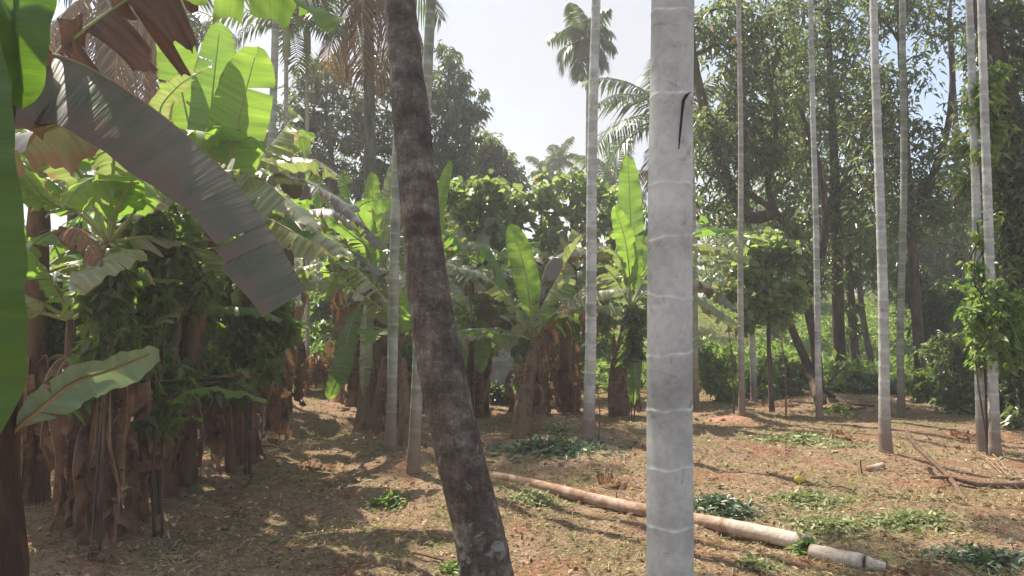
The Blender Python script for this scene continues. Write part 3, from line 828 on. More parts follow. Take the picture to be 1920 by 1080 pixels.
banana_plant('banana plant just right of the leaning dark trunk, its green leaves folded down', base, P(885, 610, 11.8), seed=15, skirt=7, auto=8, r0=.17, r1=.11, Lr=(.9, 1.4), mats=('ban_green', 'ban_dull', 'ban_glare'), hero=[
    dict(pts=[(905, 600, 11.5), (905, 640, 11.3), (900, 700, 11.2)], hw=.16, mat='ban_green', fold=40, tears=1, S=XS, pet=.15),
    dict(pts=[(875, 600, 11.4), (868, 640, 11.2), (862, 720, 11.1)], hw=.14, mat='ban_green', fold=50, tears=1, S=XS, pet=.15),
    dict(pts=[(880, 560, 11.6), (855, 560, 11.3), (838, 590, 11.1)], hw=.15, mat='ban_glare', fold=30, tears=4, pet=.15),
])
base = G(1062, 768)
banana_plant('banana plant with a reddish brown shaggy stem behind the dead arching leaf', base, P(1062, 590, 13.2), seed=16, skirt=5, auto=9, r0=.14, r1=.09, hmax=1.2, Lr=(1.2, 1.6), mats=('ban_green', 'ban_glare', 'ban_dull'))
base = GX(820, 13.5)
banana_plant('banana plant behind the leaning dark trunk with upright leaves above it', base, P(815, 530, 13.5), seed=17, skirt=5, auto=9, r0=.18, r1=.11, Lr=(1.2, 1.8), hero=[
    dict(pts=[(820, 430, 13.4), (828, 370, 13.3), (845, 300, 13.2)], hw=.15, mat='ban_young', fold=40, tears=1, S=XS, pet=.2),
])
base = GX(735, 15)
banana_plant('hazy banana plant at the back, half hidden by the leaning trunk', base, P(735, 520, 15.0), seed=18, skirt=3, auto=8, r0=.15, r1=.1, Lr=(1.3, 1.9), mats=('ban_dull', 'ban_glare', 'ban_green'))
base = GX(1250, 14.2)
banana_plant('banana plant hidden behind the big pale trunk, dark leaves spreading either side', base, P(1250, 520, 14.2), seed=19, skirt=6, auto=9, r0=.18, r1=.1, Lr=(1.3, 1.8), mats=('ban_green', 'ban_young', 'ban_glare'))
base = GX(528, 13.0)
banana_plant('banana plant between the left clump and the brown banana foot, farther back', base, P(540, 470, 13.0), seed=22, skirt=4, auto=10, r0=.15, r1=.1, Lr=(1.3, 1.9), mats=('ban_glare', 'ban_young', 'ban_green'))
base = GX(668, 14.0)
banana_plant('banana plant standing behind the one with the brown foot', base, P(665, 450, 14.0), seed=23, skirt=4, auto=10, r0=.15, r1=.1, Lr=(1.3, 1.9), mats=('ban_green', 'ban_glare', 'ban_young'))
base = GX(1010, 13.0)
banana_plant('banana plant close behind the glowing upright leaf in the middle', base, P(1015, 540, 13.4), seed=24, skirt=4, auto=9, r0=.15, r1=.1, Lr=(1.2, 1.7), mats=('ban_glare', 'ban_green', 'ban_dull'))
base = GX(893, 15.4)
banana_plant('banana plant at the back of the middle row beside the white tank', base, P(890, 520, 15.4), seed=20, skirt=4, auto=10, r0=.17, r1=.1, Lr=(1.3, 1.8))

# ------------------------------------------------------------------ palm fronds
def frond_arrays(pts, nl, ll, lw, hang, seed, spread=1.0):
    rd = np.random.default_rng(seed)
    cp, L = spline(pts, nl + 1)
    C = np.array([tuple(p) for p in cp])
    T = norm(np.gradient(C, axis=0))
    az = C[-1] - C[0]; az[2] = 0; az = az / max(np.linalg.norm(az), 1e-6)
    S = np.array([-az[1], az[0], 0.0])
    V, F, rn = [], [], []
    k0 = 0
    for sd in (-1, 1):
        i = np.arange(int(nl * .12), nl)
        t = i / nl
        ln = ll * (np.sin(np.pi * np.clip(t * .92 + .06, 0, 1)) ** .55) * rd.uniform(.85, 1.1, len(i))
        dirv = S * sd * spread + T[i] * .55
        dirv[:, 2] += .18 - hang * .35
        dirv = norm(dirv + rd.normal(0, .10, dirv.shape))
        p0 = C[i]
        p1 = p0 + dirv * (ln * .5)[:, None]; p1[:, 2] -= hang * ln * .10
        p2 = p0 + dirv * (ln * .92)[:, None]; p2[:, 2] -= hang * ln * .50
        w = norm(T[i]) * lw * .5
        Q = np.stack([p0 - w * .4, p0 + w * .4, p1 + w, p1 - w, p2], 1)
        n = len(i)
        V.append(Q.reshape(-1, 3))
        o = k0 + np.arange(n)[:, None] * 5
        F.append(np.concatenate([o + [[0, 1, 2]], o + [[0, 2, 3]], o + [[3, 2, 4]]], 0))
        rn.append(np.tile(rd.uniform(0, 1, n), 3))
        k0 += n * 5
    return np.concatenate(V), np.concatenate(F), np.concatenate(rn), cp

def palm_crown(parent, c, nf, L, ll, lw, seed, hang=.9, el=(-20, 75), dry=0, mat='palm', droop=(1.0, 1.8), thick=.02, spear=False):
    rd = random.Random(seed)
    for k in range(nf):
        az = k * 2.399 + rd.uniform(-.3, .3) + seed
        e = R(el[1] + (el[0] - el[1]) * (k + .5) / nf + rd.uniform(-6, 6))
        Lk = L * rd.uniform(.85, 1.1)
        isdry = k >= nf - dry
        pts = auto_pts(c, az, e if not isdry else R(rd.uniform(-60, -20)), Lk, rd.uniform(*droop), 6)
        V, F, rn, cp = frond_arrays(pts, 46, ll, lw, hang * (1.6 if isdry else 1), seed * 50 + k)
        o = link('frond', np_mesh('frond', V, F, rn), M['palm_dry' if isdry else mat], parent)
        mb = MB(); idx = range(0, 47, 3)
        mb.tube([cp[i] for i in idx], [thick * (1 - .8 * i / 47) for i in idx], 5)
        mb.build('frond_stalk', M['midrib_dry' if isdry else 'midrib'], o)

# shared areca crowns, copied palm by palm
_areca_proto = {}
def areca_crown(parent, top, kind, rot):
    if kind not in _areca_proto:
        V, F, rn, v2, f2 = [], [], [], [], []
        k0 = 0
        mb = MB()
        rd = random.Random(kind * 9)
        for k in range(9):
            az = k * 2.399 + rd.uniform(-.2, .2)
            e = R(80 - 85 * (k + .5) / 9)
            pts = auto_pts((0, 0, .55), az, e, rd.uniform(1.3, 1.7), rd.uniform(1.2, 1.8), 5)
            a, b_, r_, cp = frond_arrays(pts, 26, .5, .055, .7, kind * 70 + k)
            V.append(a); F.append(b_ + k0); rn.append(r_); k0 += len(a)
            mb.tube([cp[i] for i in range(0, 27, 3)], [.014 * (1 - .8 * i / 27) for i in range(0, 27, 3)], 4)
        mb.tube([Vector((0, 0, -.05)), Vector((0, 0, .3)), Vector((0, 0, .6))], [.075, .07, .03], 10)
        me1 = np_mesh('fronds', np.concatenate(V), np.concatenate(F), np.concatenate(rn))
        me1.materials.append(M['palm'])
        o2 = mb.build('crownshaft', M['midrib'])
        me2 = o2.data
        bpy.data.objects.remove(o2)
        _areca_proto[kind] = (me1, me2)
    me1, me2 = _areca_proto[kind]
    c = Vector(top) - parent.location
    a = bpy.data.objects.new('crown', me1); COL.objects.link(a); a.parent = parent; a.location = c; a.rotation_euler = (0, 0, rot)
    s = bpy.data.objects.new('crownshaft', me2); COL.objects.link(s); s.parent = a
    return a

def areca(label, pts, H, r0, r1, mat='areca', seed=0, gap=.2, crown=True, n=14, group='areca palms standing in the clearing', flare=.25, bend=0.0):
    """pts: (base px, base py or None, depth), (px,py) seen higher up; the trunk goes on to height H"""
    rd = random.Random(seed + 40)
    b0 = pts[0]
    g = G(b0[0], b0[1]) if b0[2] is None else GX(b0[0], b0[2])
    d = g.y
    q = P(pts[1][0], pts[1][1], d + (pts[1][2] if len(pts[1]) > 2 else 0))
    dirv = (q - g); dirv /= dirv.z
    top = g + dirv * (H - g.z)
    root = empty('areca_palm', g, label, 'palm tree', group)
    P_, Rr, ring = [], [], []
    z = -.15
    off = rd.uniform(0, .1)
    L = H - g.z
    hs = []
    h = off
    while h < L:
        hs.append(h); h += gap * rd.uniform(.85, 1.15) * (1 - .35 * h / L)
    rows = [(-.15, 0)]
    for h in hs:
        rows += [(h - .022, 0), (h - .004, 1), (h + .006, 1), (h + .028, 0.0)]
    rows.append((L, 0))
    rows = sorted(rows)
    ax, ay = rd.uniform(-1, 1) * .02, rd.uniform(-1, 1) * .02
    for h, rg in rows:
        t = max(h, 0) / L
        r = r0 * (1 - t ** .8) + r1 * t ** .8
        r *= 1 + flare * math.exp(-max(h, 0) * 5) + (.045 if rg else 0)
        wob = Vector((ax * math.sin(h * 1.1 + seed), ay * math.sin(h * .9), 0))
        P_.append(g + dirv * h + wob * min(h, 1)); Rr.append(r); ring.append(rg)
    mb = MB(); mb.tube(P_, Rr, n, ring=ring, jitter=.012)
    mb.build('trunk', M[mat], root)
    if crown: areca_crown(root, P_[-1], seed % 3, rd.uniform(0, 6.28))
    return root, P_

# --- the big pale trunk close to the camera
def hero_areca():
    d = 2.75
    g = GX(1246, d)
    root = empty('areca_palm', g, 'big pale grey ringed trunk close to the camera, right of centre', 'palm tree', 'palm trunks close to the camera')
    top = P(1260, 0, d); dv = top - g; dv /= dv.z
    H = 8.5
    # ring heights from the photograph
    ry = [1003, 893, 785, 683, 575, 470, 368, 204, 45]
    hs = []
    for y in ry: hs.append(P(1250, y, d).z)
    lo = hs[0]
    while lo > .1: lo -= .20; hs.append(lo)
    hi = P(1250, 45, d).z
    while hi < H - .3: hi += .26; hs.append(hi)
    rows = [-.2 + i * .04 for i in range(int((H + .2) / .04))]
    rows = [r for r in rows if all(abs(r - h) > .03 for h in hs)]
    rr = [(r, 0, 0) for r in rows]
    for h in hs: rr += [(h - .014, 0, 0), (h - .004, .3, .5), (h, 1, 1), (h + .004, .7, .6), (h + .008, 0, -.45), (h + .018, 0, 0)]
    rr.sort()
    n = 72
    mb = MB()
    rd = random.Random(5)
    tilt = [(rd.uniform(-.012, .012), rd.uniform(0, 6.28)) for _ in range(60)]
    for i, (h, rg, bp) in enumerate(rr):
        t = h / H
        r = .0835 * (1 - t) + .060 * t
        r += .0022 * bp
        # nearest ring tilts a little, so its line waves round the trunk
        k = min(range(len(hs)), key=lambda j: abs(hs[j] - h))
        w = math.exp(-((hs[k] - h) / .05) ** 2)
        c = g + dv * h + Vector((.004 * math.sin(h * 2.2 + 1), 0, 0))
        for a_ in range(n):
            a = 2 * math.pi * a_ / n
            dz = w * (tilt[k][0] * math.cos(a + tilt[k][1]) + .003 * math.sin(5 * a + k))
            rr2 = r * (1 + .010 * math.sin(3 * a + h * 1.3) + .006 * math.sin(7 * a + h * 6))
            mb.v.append(c + Vector((math.cos(a) * rr2, math.sin(a) * rr2, dz))); mb.a.append(rg * max(.15, .6 + .4 * math.sin(a * 3 + k * 1.7) + .25 * math.sin(a * 11 + k * 5)))
    for i in range(len(rr) - 1):
        for k in range(n):
            a, b_ = i * n + k, i * n + (k + 1) % n
            mb.f.append((a, b_, b_ + n, a + n))
    mb.build('trunk', M['areca_big'], root)
    # dark strip of dried bark clinging to the trunk
    st = MB()
    px = [(1287, 182), (1280, 188), (1273, 200), (1270, 225), (1267, 255), (1264, 288)]
    wd = [.002, .0065, .0055, .0035, .0035, .0008]
    prev = None
    for i, ((x, y), w) in enumerate(zip(px, wd)):
        q = P(x, y, d)
        c = g + dv * (q.z - g.z)
        t = q.z / H; r = (.0835 * (1 - t) + .060 * t) * 1.012 + .0015
        dx = q.x - c.x
        dx = max(min(dx, r * .985), -r * .985)
        def on(dxx, out): 
            dxx = max(min(dxx, r * .998), -r * .998)
            return Vector((c.x + dxx * (1 + out / r), c.y - math.sqrt(r * r - dxx * dxx) * (1 + out / r), q.z))
        k = len(st.v)
        st.v += [on(dx - w, -.003), on(dx - w * .7, .003), on(dx + w * .7, .003), on(dx + w, -.003)]; st.a += [0] * 4
        if i:
            for j in range(3): st.f.append((k - 4 + j, k - 3 + j, k + 1 + j, k + j))
    st.build('bark_strip', M['crack'], root)
    areca_crown(root, g + dv * H, 1, .7)
hero_areca()

# --- the dark leaning trunk
def hero_coconut():
    d = 3.7
    low = P(912, 1080, d)
    pts = [P(748, -10, 4.3), P(762, 130, 4.2), P(782, 330, 4.05), P(805, 560, 3.92), P(850, 800, 3.8), P(898, 1000, 3.72), low]
    # continue down to the soil
    dirn = (low - pts[-2]).normalized()
    foot = low + dirn * (low.z / -dirn.z) * .98
    pts = [foot + dirn * .15] + pts[::-1] 
    up = (P(748, -10, 4.3) - P(762, 130, 4.2)).normalized()
    e = pts[-1]
    pts += [e + up * 1.2 + Vector((0, .1, 0)), e + up * 3.0 + Vector((-.02, .3, .1)), e + up * 5.2 + Vector((.1, .6, .3))]
    root = empty('coconut_palm', (foot.x, foot.y, float(gz(foot.x, foot.y))), 'dark rough leaning trunk close to the camera, left of centre', 'palm tree', 'palm trunks close to the camera')
    n = 230
    cp, L = spline(pts, n)
    mb = MB()
    rd = random.Random(8)
    rowsr, ring = [], []
    nxt = .1; hs = []
    while nxt < L: hs.append(nxt); nxt += rd.uniform(.07, .13)
    wob = [rd.uniform(-1, 1) for _ in range(80)]
    for i in range(n):
        s = L * i / (n - 1)
        h = cp[i].z
        r = .125 - .034 * min(max((h - .3) / 2.8, 0), 1) - .012 * max(h - 3.1, 0) / 5
        j = min(range(len(hs)), key=lambda q: abs(hs[q] - s))
        dd = s - hs[j]
        rg = math.exp(-(dd / .014) ** 2)
        r += -.0022 * rg + .003 * math.sin(s * 5) + .002 * math.sin(s * 13 + 1)
        rowsr.append(r); ring.append(rg)
    mb.tube(cp, rowsr, 44, ring=ring, jitter=.018)
    mb.build('trunk', M['coconut'], root)
    palm_crown(root, cp[-1], 14, 3.2, .75, .05, 3, hang=.9, el=(-25, 78))
hero_coconut()

# --- the slender palms, each named by where it stands
A = areca
A('slender pale palm whose foot stands in the red mound left of the leaning trunk', [(775, 866, None), (808, 0)], 8.2, .058, .045, 'areca_moss', 1)
A('slim grey palm in front of the brown banana foot left of the leaning trunk', [(732, 838, None), (745, 300)], 8.5, .058, .046, 'areca_moss', 2)
A('thin grey palm against the sky above the left banana leaves', [(488, None, 13.5), (517, 60)], 9.5, .075, .06, 'areca_moss', 3)
A('slim pale palm in front of the middle banana row, left of the big pale trunk', [(1103, 812, None), (1117, 0)], 8.8, .074, .05, 'areca', 4)
A('thin brownish palm glimpsed just right of the big pale trunk', [(1306, 768, None), (1295, 200)], 9.0, .052, .045, 'areca_brown', 5)
A('thin palm with a brown lower trunk right of the big pale one', [(1391, 780, None), (1386, 0)], 9.6, .052, .03, 'areca_brown', 6)
A('thin grey palm just right of and behind the brown footed one', [(1414, 752, None), (1395, 200)], 10, .062, .05, 'areca', 7)
A('thin pale palm in front of the forked tree', [(1537, 786, None), (1520, 0)], 9.2, .052, .034, 'areca', 8)
A('straight white banded palm with a dark muddy foot on the right', [(1660, 850, None), (1640, 0)], 9.0, .062, .030, 'areca', 9, flare=.35)
A('thin grey palm beyond the one with the muddy foot', [(1690, 782, None), (1694, 0)], 9.6, .058, .048, 'areca_moss', 10)
A('left trunk of the twin pale palms by the right edge', [(1842, 846, None), (1818, 0)], 8.8, .058, .032, 'areca', 11)
A('right trunk of the twin pale palms by the right edge', [(1866, 852, None), (1840, 0)], 8.6, .058, .032, 'areca', 12)
A('distant thin palm with its drooping round crown against the sky', [(1099, None, 23.0), (1103, 150)], float(P(1100, 62, 23).z), .065, .055, 'areca_brown', 13, crown=False, gap=.4, n=8)
far = [o for o in COL.objects if o.get('label', '').startswith('distant thin palm')][0]
palm_crown(far, P(1097, 72, 23.0), 16, 1.3, .5, .06, 31, hang=1.3, el=(-55, 80), droop=(1.2, 2.0), thick=.02)
A('spindly grey palm stem behind the gap left of the brown banana foot', [(540, None, 14.2), (538, 560)], 6.5, .05, .04, 'areca_brown', 14, gap=.3, n=8)
A('spindly grey palm stem in the weedy gap beyond the left clump', [(578, None, 15.5), (576, 560)], 7, .05, .04, 'areca_brown', 15, gap=.3, n=8)

# thin bare poles
def pole(name, label, a, b_, r, mat='twig', cat='sapling', group='thin bare saplings'):
    g = G(*a); q = P(b_[0], b_[1], g.y)
    mid = (g + q) / 2 + Vector((.03, 0, 0))
    cp, L = spline([g - Vector((0, 0, .05)), mid, q], 9)
    mb = MB(); mb.tube(cp, [r * (1 - .5 * i / 8) for i in range(9)], 6)
    o = mb.build(name, M[mat]); tag(o, label, cat, group)
pole('sapling', 'thin bare sapling left of the brown footed palm', (1376, 772), (1364, 600), .018)
pole('sapling', 'thin bare sapling between the thin palms and the forked tree', (1474, 786), (1464, 620), .016)
pole('sapling', 'short dark stake close beside the slim palm in the middle', (1122, 824), (1118, 720), .012)
pole('sapling', 'thin brown stake beside the red mound palm', (752, 835), (757, 690), .014)

# ------------------------------------------------------------------ coconut palms behind
def coconut(label, base, c, r0, r1, nf, L, seed, dry=0, ll=.8, el=(-35, 78), lean=None):
    root = empty('coconut_palm', base, label, 'palm tree', 'coconut palms behind the grove')
    mid = (base + c) / 2 + (lean or Vector((0, 0, 0)))
    cp, LL = spline([base - Vector((0, 0, .2)), mid, c], 40)
    mb = MB(); ring = [(1.0 if i % 2 else 0) for i in range(40)]
    mb.tube(cp, [(r0 * (1 - i / 39) + r1 * i / 39) * (1 + .02 * (i % 2)) for i in range(40)], 14, ring=ring)
    mb.build('trunk', M['bark_grey'], root)
    palm_crown(root, c, nf, L, ll, .055, seed, hang=1.0, el=el, dry=dry, thick=.035)
    return root
coconut('coconut palm with hanging straw coloured fronds behind the leaning trunk', GX(700, 15), P(690, -40, 15.2), .12, .10, 16, 2.3, 5, dry=5, ll=.75, el=(-60, 75))
coconut('coconut palm with feathery fronds showing left of the big pale trunk', GX(1290, 19), P(1262, 215, 19), .14, .11, 16, 2.5, 6, dry=2, el=(-40, 80))
coconut('coconut palm with brown withered fronds behind the big hanging leaf', GX(205, 13), P(195, -20, 13), .13, .11, 16, 2.5, 8, dry=8, el=(-50, 70))
coconut('far coconut palm with small crown above the round leaved shrubs', GX(1130, 30), P(1150, 340, 30), .12, .1, 12, 2.0, 9, dry=1)
coconut('tiny far palm head above the shrubs in the middle', GX(1040, 36), P(1048, 300, 36), .11, .09, 11, 1.3, 12, ll=.5)
coconut('tiny far palm head just left of the other one', GX(1018, 38), P(1022, 322, 38), .11, .09, 11, 1.3, 14, ll=.5)
coconut('coconut palm leaning behind the three glowing banana leaves', GX(275, 15.5), P(285, 30, 15.5), .12, .10, 14, 2.6, 18, dry=5, el=(-50, 70))

# ------------------------------------------------------------------ trees
def leafcloud(name, parent, blobs, mat, nclus, per, L=(.10, .18), W=.35, round_=False, droop=.3, hangd=-.35, shell=.5, csize=.16, seed=1, stuff=False):
    """blobs: (center Vector, rx, ry, rz). Clusters of leaves on twig ends inside each blob."""
    global rng
    rng = np.random.default_rng(seed)
    vol = np.array([b_[1] * b_[3] for b_ in blobs]); vol = vol / vol.sum()
    Cs = []
    for bl, w in zip(blobs, vol):
        n = max(3, int(nclus * w))
        d = randdir(n); r = rng.uniform(0, 1, n) ** (1 / 3 * (1 - shell * .5))
        # uneven outline
        k1 = 1 + .28 * np.sin(3.1 * d[:, 0] * 2 + seed) * np.cos(2.7 * d[:, 2] * 2 + seed * 2)
        q = d * (r * k1)[:, None] * np.array([bl[1], bl[2], bl[3]])
        Cs.append(q + np.array(tuple(bl[0])))
    C = np.concatenate(Cs)
    n = len(C)
    tone = rng.uniform(-.18, .18, n)
    idx = np.repeat(np.arange(n), per)
    m = len(idx)
    D = randdir(m); D[:, 2] = D[:, 2] * .6 + hangd
    D = norm(D)
    Pt = C[idx] + randdir(m) * rng.uniform(0, csize, m)[:, None]
    N = randdir(m, 1.2)
    ll = rng.uniform(L[0], L[1], m)
    V, F, k = leaf_arrays(Pt, D, N, ll, ll * W, droop=droop, round_=round_)
    rn = np.clip(rng.beta(2, 2.6, m) + tone[idx], 0, 1)
    me = np_mesh(name, V, F, np.repeat(rn, k))
    o = link(name, me, M[mat], parent)
    return o, C

def tree(label, base, limbs, blobs, mat, nclus, per, seed, bark='bark', name='broadleaf_tree', twigs=60, r_tip=.02, cat='tree', group='trees behind the clearing', **kw):
    """limbs: list of (points, r0, r1); blobs in world space"""
    root = empty(name, base, label, cat, group)
    o, C = leafcloud('crown', root, blobs, mat, nclus, per, seed=seed, **kw)
    mb = MB()
    anchors = []
    for pts, r0, r1 in limbs:
        cp, L = spline(pts, max(8, int(len(pts) * 5)))
        m = len(cp)
        mb.tube(cp, [r0 + (r1 - r0) * i / (m - 1) for i in range(m)], 9, jitter=.06)
        anchors += [(cp[i], r0 + (r1 - r0) * i / (m - 1)) for i in range(m // 3, m)]
    rd = random.Random(seed)
    AN = np.array([tuple(a[0]) for a in anchors])
    for bl in blobs:      # a limb to each clump
        c = np.array(tuple(bl[0])); k = int(np.argmin(((AN - c) ** 2).sum(1)))
        a, r = anchors[k]
        mid = a.lerp(bl[0], .5) + Vector((rd.uniform(-.15, .15), rd.uniform(-.15, .15), rd.uniform(0, .25)))
        cp, L = spline([a, mid, bl[0]], 8)
        rr = min(r * .7, .05)
        mb.tube(cp, [rr + (r_tip * .5 - rr) * i / 7 for i in range(8)], 6)
        anchors += [(q, .02) for q in cp[3:]]
    AN = np.array([tuple(a[0]) for a in anchors])
    for c in C[rng.choice(len(C), min(twigs, len(C)), replace=False)]:
        k = int(np.argmin(((AN - c) ** 2).sum(1)))
        mb.tube([anchors[k][0], anchors[k][0].lerp(Vector(c), .5) + Vector((0, 0, .06)), Vector(c)], [.014, .010, .005], 4)
    mb.build('trunk', M[bark], root)
    return root

def bl(px, py, r, d, rz=None, ry=None):
    k = d / FPX
    return (P(px, py, d), r * k, (ry or r * 1.1) * k if ry is None else ry, (rz or r) * k)

# mango trees behind on the left
d = 20
tree('dark mango like tree behind the banana plants, left of the leaning trunk', GX(640, d),
     [([GX(640, d), P(640, 620, d), P(632, 450, d), P(625, 330, d), P(610, 200, d)], .20, .04),
      ([P(635, 470, d), P(670, 380, d), P(690, 260, d), P(700, 180, d)], .10, .03),
      ([P(632, 450, d), P(580, 380, d), P(545, 300, d)], .09, .03)],
     [bl(545, 225, 48, d), bl(598, 150, 46, d), bl(650, 195, 52, d), bl(555, 300, 58, d), bl(620, 280, 66, d), bl(690, 260, 60, d), bl(560, 375, 55, d),
      bl(640, 370, 62, d), bl(700, 360, 52, d), bl(580, 200, 45, d), bl(720, 190, 48, d), bl(520, 270, 32, d), bl(740, 300, 55, d), bl(640, 130, 30, d), bl(700, 130, 35, d)],
     'mango', 630, 17, 41, L=(.15, .26), W=.28, csize=.20, twigs=110, shell=.3)
d = 21.5
tree('tall dark tree right of the leaning trunk, spiky tufts against the sky', GX(820, d),
     [([GX(820, d), P(822, 600, d), P(825, 400, d), P(835, 260, d), P(842, 120, d)], .20, .03),
      ([P(825, 400, d), P(870, 300, d), P(885, 200, d)], .09, .02)],
     [bl(840, 112, 24, d, 30), bl(858, 150, 26, d), bl(820, 160, 32, d), bl(878, 145, 12, d), bl(868, 200, 36, d), bl(890, 225, 22, d), bl(825, 225, 52, d), bl(880, 250, 22, d),
      bl(850, 280, 48, d), bl(800, 300, 55, d), bl(906, 178, 8, d), bl(900, 205, 12, d), bl(840, 330, 48, d), bl(800, 370, 55, d), bl(790, 200, 40, d), bl(780, 130, 26, d), bl(775, 380, 50, d)],
     'mango', 471, 17, 42, L=(.16, .28), W=.28, csize=.20, twigs=90, shell=.3, hangd=-.6)
d = 24
tree('rounded yellowish green tree sloping down to the gap of sky in the middle', GX(900, d),
     [([GX(900, d), P(902, 600, d), P(905, 450, d), P(900, 330, d)], .18, .05)],
     [bl(880, 285, 34, d), bl(910, 280, 32, d), bl(935, 298, 28, d), bl(955, 315, 22, d), bl(905, 325, 40, d), bl(940, 340, 32, d), bl(870, 330, 42, d), bl(970, 345, 18, d),
      bl(880, 390, 45, d), bl(930, 385, 42, d), bl(965, 380, 25, d)],
     'forest', 434, 16, 43, L=(.16, .25), W=.42, csize=.18, twigs=50, shell=.3)
# round leaved small trees in the middle
d = 16.5
tree('round leaved green tree behind the middle banana row, left half', GX(900, d),
     [([GX(900, d), P(900, 600, d), P(905, 480, d), P(900, 400, d)], .10, .03), ([P(900, 560, d), P(850, 460, d), P(840, 400, d)], .06, .02)],
     [bl(850, 370, 34, d), bl(900, 362, 30, d), bl(945, 372, 32, d), bl(865, 430, 45, d), bl(930, 430, 45, d), bl(985, 390, 34, d), bl(880, 500, 45, d), bl(950, 495, 45, d), bl(835, 470, 40, d), bl(840, 350, 22, d), bl(925, 350, 18, d)],
     'broad', 156, 11, 44, L=(.16, .28), W=.72, round_=True, csize=.22, twigs=60, shell=.2, hangd=-.1, group='round leaved trees')
tree('round leaved green tree behind the middle banana row, right half', GX(1080, d),
     [([GX(1080, d), P(1080, 600, d), P(1075, 480, d), P(1070, 380, d)], .10, .03), ([P(1080, 560, d), P(1020, 460, d), P(1015, 400, d)], .06, .02)],
     [bl(1030, 360, 34, d), bl(1070, 345, 32, d), bl(1110, 355, 34, d), bl(1145, 390, 34, d), bl(1040, 420, 45, d), bl(1100, 425, 45, d), bl(1160, 440, 38, d), bl(1010, 470, 40, d),
      bl(1075, 495, 45, d), bl(1140, 505, 40, d), bl(1020, 335, 18, d), bl(1195, 420, 34, d)],
     'broad', 156, 11, 45, L=(.15, .26), W=.72, round_=True, csize=.22, twigs=60, shell=.2, hangd=-.1, group='round leaved trees')
d = 13.4
tree('small round leaved tree right of the big pale trunk, beside the forked tree', GX(1440, d),
     [([GX(1445, d), P(1442, 660, d), P(1440, 560, d), P(1435, 480, d)], .05, .02)],
     [bl(1420, 465, 30, d), bl(1455, 460, 26, d), bl(1480, 490, 26, d), bl(1400, 510, 26, d), bl(1445, 520, 30, d), bl(1375, 545, 24, d), bl(1425, 570, 28, d), bl(1485, 550, 24, d), bl(1400, 610, 18, d), bl(1460, 600, 20, d)],
     'broad', 158, 9, 46, L=(.12, .21), W=.72, round_=True, csize=.16, twigs=60, shell=.2, hangd=-.1, group='round leaved trees')

# the forked tree and the wood on the right
d = 15.3
tree('forked brown tree with leaning limbs, its root on the red bank right of centre', G(1540, 748),
     [([G(1540, 752), P(1520, 700, d), P(1495, 640, d), P(1478, 600, d)], .11, .07),
      ([P(1535, 730, d), P(1528, 640, d), P(1512, 560, d), P(1500, 470, d), P(1455, 400, d), P(1400, 360, d)], .11, .06),
      ([P(1455, 400, d), P(1400, 405, d), P(1360, 330, d), P(1325, 220, d), P(1300, 110, d), P(1292, 10, d)], .12, .08),
      ([P(1512, 560, d), P(1545, 450, d), P(1540, 330, d), P(1500, 200, d)], .10, .04),
      ([P(1478, 600, d), P(1440, 540, d), P(1425, 470, d)], .08, .03),
      ([P(1455, 400, d), P(1440, 340, d), P(1455, 240, d), P(1440, 120, d)], .07, .03)],
     [bl(1325, 55, 51, d), bl(1370, 90, 43, d), bl(1390, 30, 53, d), bl(1390, 150, 43, d), bl(1370, 225, 53, d), bl(1320, 240, 41, d), bl(1410, 260, 61, d), bl(1320, 290, 31, d),
      bl(1380, 310, 51, d), bl(1440, 200, 58, d), bl(1450, 90, 63, d), bl(1450, 310, 56, d), bl(1310, 370, 31, d), bl(1340, 395, 31, d), bl(1480, 420, 48, d), bl(1390, 380, 31, d), bl(1520, 520, 41, d)],
     'forest', 752, 11, 51, L=(.11, .20), W=.34, csize=.32, twigs=120, shell=.2)
d = 18.5
tree('tall leafy tree filling the top behind the thin palm and the forked tree', GX(1560, d),
     [([GX(1575, d), P(1572, 600, d), P(1568, 400, d), P(1560, 200, d), P(1550, 0, d)], .16, .06),
      ([P(1568, 420, d), P(1520, 300, d), P(1500, 150, d)], .08, .03), ([P(1566, 380, d), P(1610, 280, d), P(1640, 180, d)], .08, .03)],
     [bl(1480, 40, 61, d), bl(1530, 90, 63, d), bl(1500, 170, 61, d), bl(1590, 40, 63, d), bl(1600, 130, 63, d), bl(1550, 190, 68, d), bl(1480, 260, 63, d), bl(1540, 290, 68, d), bl(1610, 240, 61, d),
      bl(1500, 350, 61, d), bl(1570, 370, 68, d), bl(1620, 340, 58, d), bl(1540, 440, 61, d), bl(1600, 440, 56, d), bl(1480, 480, 48, d), bl(1590, -50, 73, d), bl(1490, -50, 73, d)],
     'forest', 806, 12, 52, L=(.13, .22), W=.36, csize=.34, twigs=130, shell=.2)
d = 16.5
